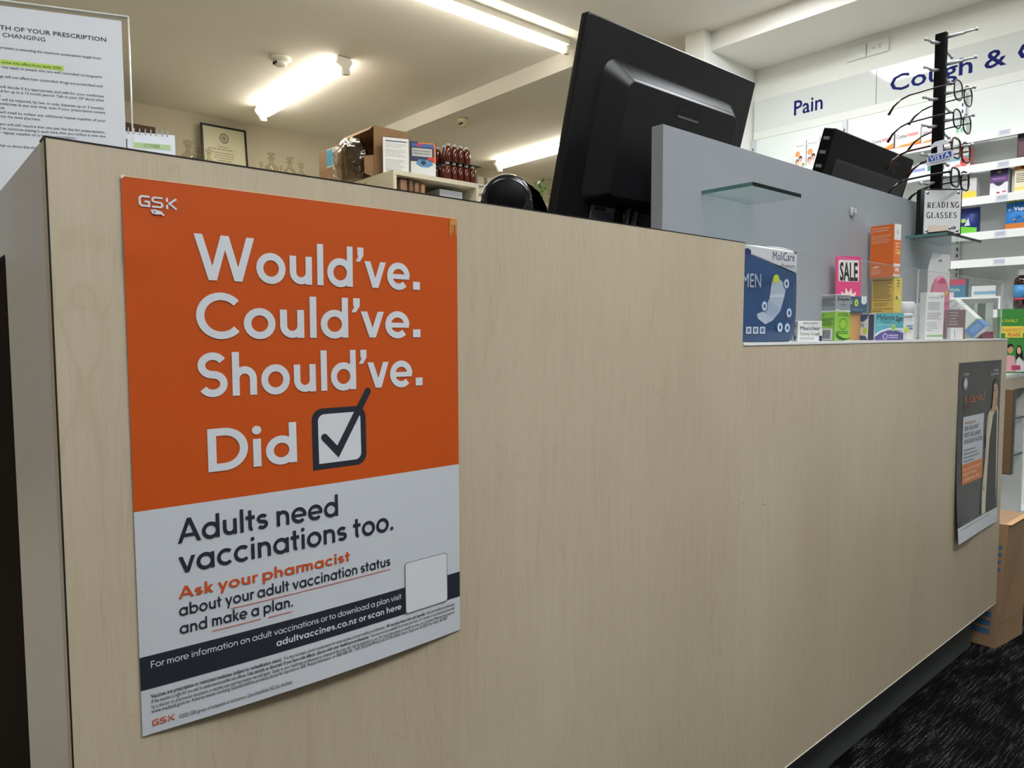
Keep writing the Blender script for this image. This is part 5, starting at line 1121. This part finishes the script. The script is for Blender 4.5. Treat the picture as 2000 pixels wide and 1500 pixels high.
# back wall cabinet with old glass bottles and a framed certificate
bc = thing('back_cabinet', 'long cream cabinet along the back wall, mostly hidden by the counter', 'cabinet', (.4, 4.55, 0))
boxes('carcass', bc, LAMW, (0, 0, 0, 2.3, .495, 2.0)); boxes('top', bc, LAMW, (-.01, -.01, 2.0005, 2.31, .495, 2.02))
ZK = 2.0205
fr = thing('certificate_frame', 'black framed certificate leaning against the back wall', 'frame', (1.838, 4.955, ZK), (math.radians(-6), 0, 0))
Wf, Hf = .335, .405
boxes('frame', fr, BPL, (0, -.012, 0, .014, 0, Hf), (Wf-.014, -.012, 0, Wf, 0, Hf), (.014, -.012, 0, Wf-.014, 0, .014), (.014, -.012, Hf-.014, Wf-.014, 0, Hf))
q = MB(); q.box(.014, -.006, .014, Wf-.014, -.002, Hf-.014, C(206, 204, 176)); F = Fr((.014, -.0061, .014), (Wf-.028, 0, 0), (0, 0, Hf-.028), (0, -1, 0), .0005)
for g in ribbon(arcp(.5, .80, .10, 0, 360, .085, 20)[:-1], .03, True): q.poly(F, g, C(120, 122, 100), 1)
q.ell(F, .5, .80, .06, .05, C(140, 140, 116), 1)
for y, w_ in ((.62, .3), (.57, .8), (.50, .6), (.45, .5), (.40, .56), (.35, .4), (.27, .7), (.2, .6)): q.lines(F, .5-w_/2, .5+w_/2, y-.012, y+.012, 1, C(150, 136, 112), 1, .8, int(y*100))
q.build('certificate', fr)
q = MB(); q.box(-.02, .0, 0, .02, .001, .1, BPL); q.build('strut', fr, (Wf/2, .002, .0))
OLDG = clear('old_bottle_glass', (240, 237, 228), 1.6); DREG = M('dark_bottle_contents', (52, 26, 26), .3)
def apoth(label, x, h, r, fill, stop):
    t = thing('apothecary_bottle', label, 'bottle', (x, 4.70, ZK))
    q = MB(); hb = h*.56; q.lathe([(0, 0), (r*.9, 0), (r, .006), (r, hb*.62), (r*.92, hb*.82), (r*.45, hb), (r*.34, hb*1.06), (r*.34, h*.74), (r*.6, h*.76), (r*.6, h*.79), (0, h*.79)], OLDG, seg=20); q.build('body', t)
    q = MB()
    if stop == 'ball': q.lathe([(0, h*.79), (r*.3, h*.80), (r*.3, h*.82), (r*.7, h*.88), (r*.72, h*.94), (r*.4, h), (0, h)], OLDG, seg=16)
    else: q.lathe([(0, h*.79), (r*.25, h*.80), (r*.22, h*.86), (r*.55, h*.9), (r*.55, h*.96), (0, h)], OLDG, seg=16)
    q.build('stopper', t)
    if fill: q = MB(); q.lathe([(0, .004), (r*.86, .005), (r*.9, hb*fill), (0, hb*fill)], DREG, seg=16); q.build('contents', t)
apoth('clear bottle with a big round stopper right of the desk calendar', 1.655, .185, .046, .35, 'ball')
apoth('clear stoppered bottle overlapping the left side of the black frame', 1.728, .155, .030, .3, 'x')
apoth('squat clear bottle in front of the black frame corner', 1.796, .150, .034, .4, 'ball')
apoth('small clear bottle just left of the tall stoppered bottle', 2.168, .120, .026, .3, 'x')
apoth('tall clear stoppered bottle right of the black frame', 2.245, .200, .050, .45, 'x')
apoth('small clear bottle between the two tall stoppered bottles', 2.318, .115, .019, .3, 'x')
apoth('clear spired bottle, second tall one right of the frame', 2.390, .190, .048, .5, 'x')
apoth('rightmost clear bottle with dark red contents on the back cabinet', 2.480, .158, .034, .7, 'ball')
carton('storage_box', 'dark brown wooden box on the back cabinet at the left', 'box', 1.14, 4.66, ZK, 0, .30, .2, .225, M('dark_brown_wood', (78, 54, 42), .6, noise=.15, nscale=12))
# white packets hanging on the far wall and a plant, beyond the round device
STRIP = C(232, 228, 214)
def strip(label, x):
    t = thing('packet_strip', label, 'packets', (x, 5.03, 2.42))
    boxes('backing', t, C(214, 208, 190), (-.05, -.004, -.60, .05, 0, 0))
    for k in range(6):
        q = MB(); q.box(-.045, -.03, -.09-k*.098, .045, -.0045, -.012-k*.098, STRIP, .008); q.build('packet', t)
strip('left hanging strip of white packets on the back wall', 4.36)
strip('middle hanging strip of white packets on the back wall', 4.48)
strip('right hanging strip of white packets on the back wall', 4.60)
ps = thing('plant_shelf', 'small cream cabinet carrying the leafy plant in the dispensary', 'cabinet', (4.18, 3.85, 0)); boxes('carcass', ps, LAMW, (0, 0, 0, .34, .30, 1.90))
pl = thing('potted_plant', 'leafy green pot plant glimpsed between the round device and the monitor', 'plant', (4.33, 4.0, 1.9005))
q = MB(); q.lathe([(0, 0), (.045, 0), (.06, .09), (.056, .09), (.05, .08), (0, .08)], C(206, 200, 190), seg=18); q.build('pot', pl)
q = MB(); LEAF = C(96, 158, 70); LEAF2 = C(66, 124, 54)
for k in range(40):
    an = RND.random()*2*pi; r_ = RND.uniform(.02, .10); z = RND.uniform(.10, .30); c_ = Vector((r_*math.cos(an), r_*math.sin(an), z)); d_ = Vector((math.cos(an), math.sin(an), RND.uniform(-.4, .6))).normalized()*.035; s_ = d_.cross(Vector((0, 0, 1))).normalized()*.013
    q.f([c_-d_, c_+s_, c_+d_, c_-s_], LEAF if k % 2 else LEAF2)
q.build('foliage', pl)
q = MB()
for k in range(5): q.tube([(0, 0, .08), (.02*math.cos(k*1.3), .02*math.sin(k*1.3), .18), (.05*math.cos(k*1.3), .05*math.sin(k*1.3), .26)], .002, LEAF2, 5)
q.build('stem', pl)
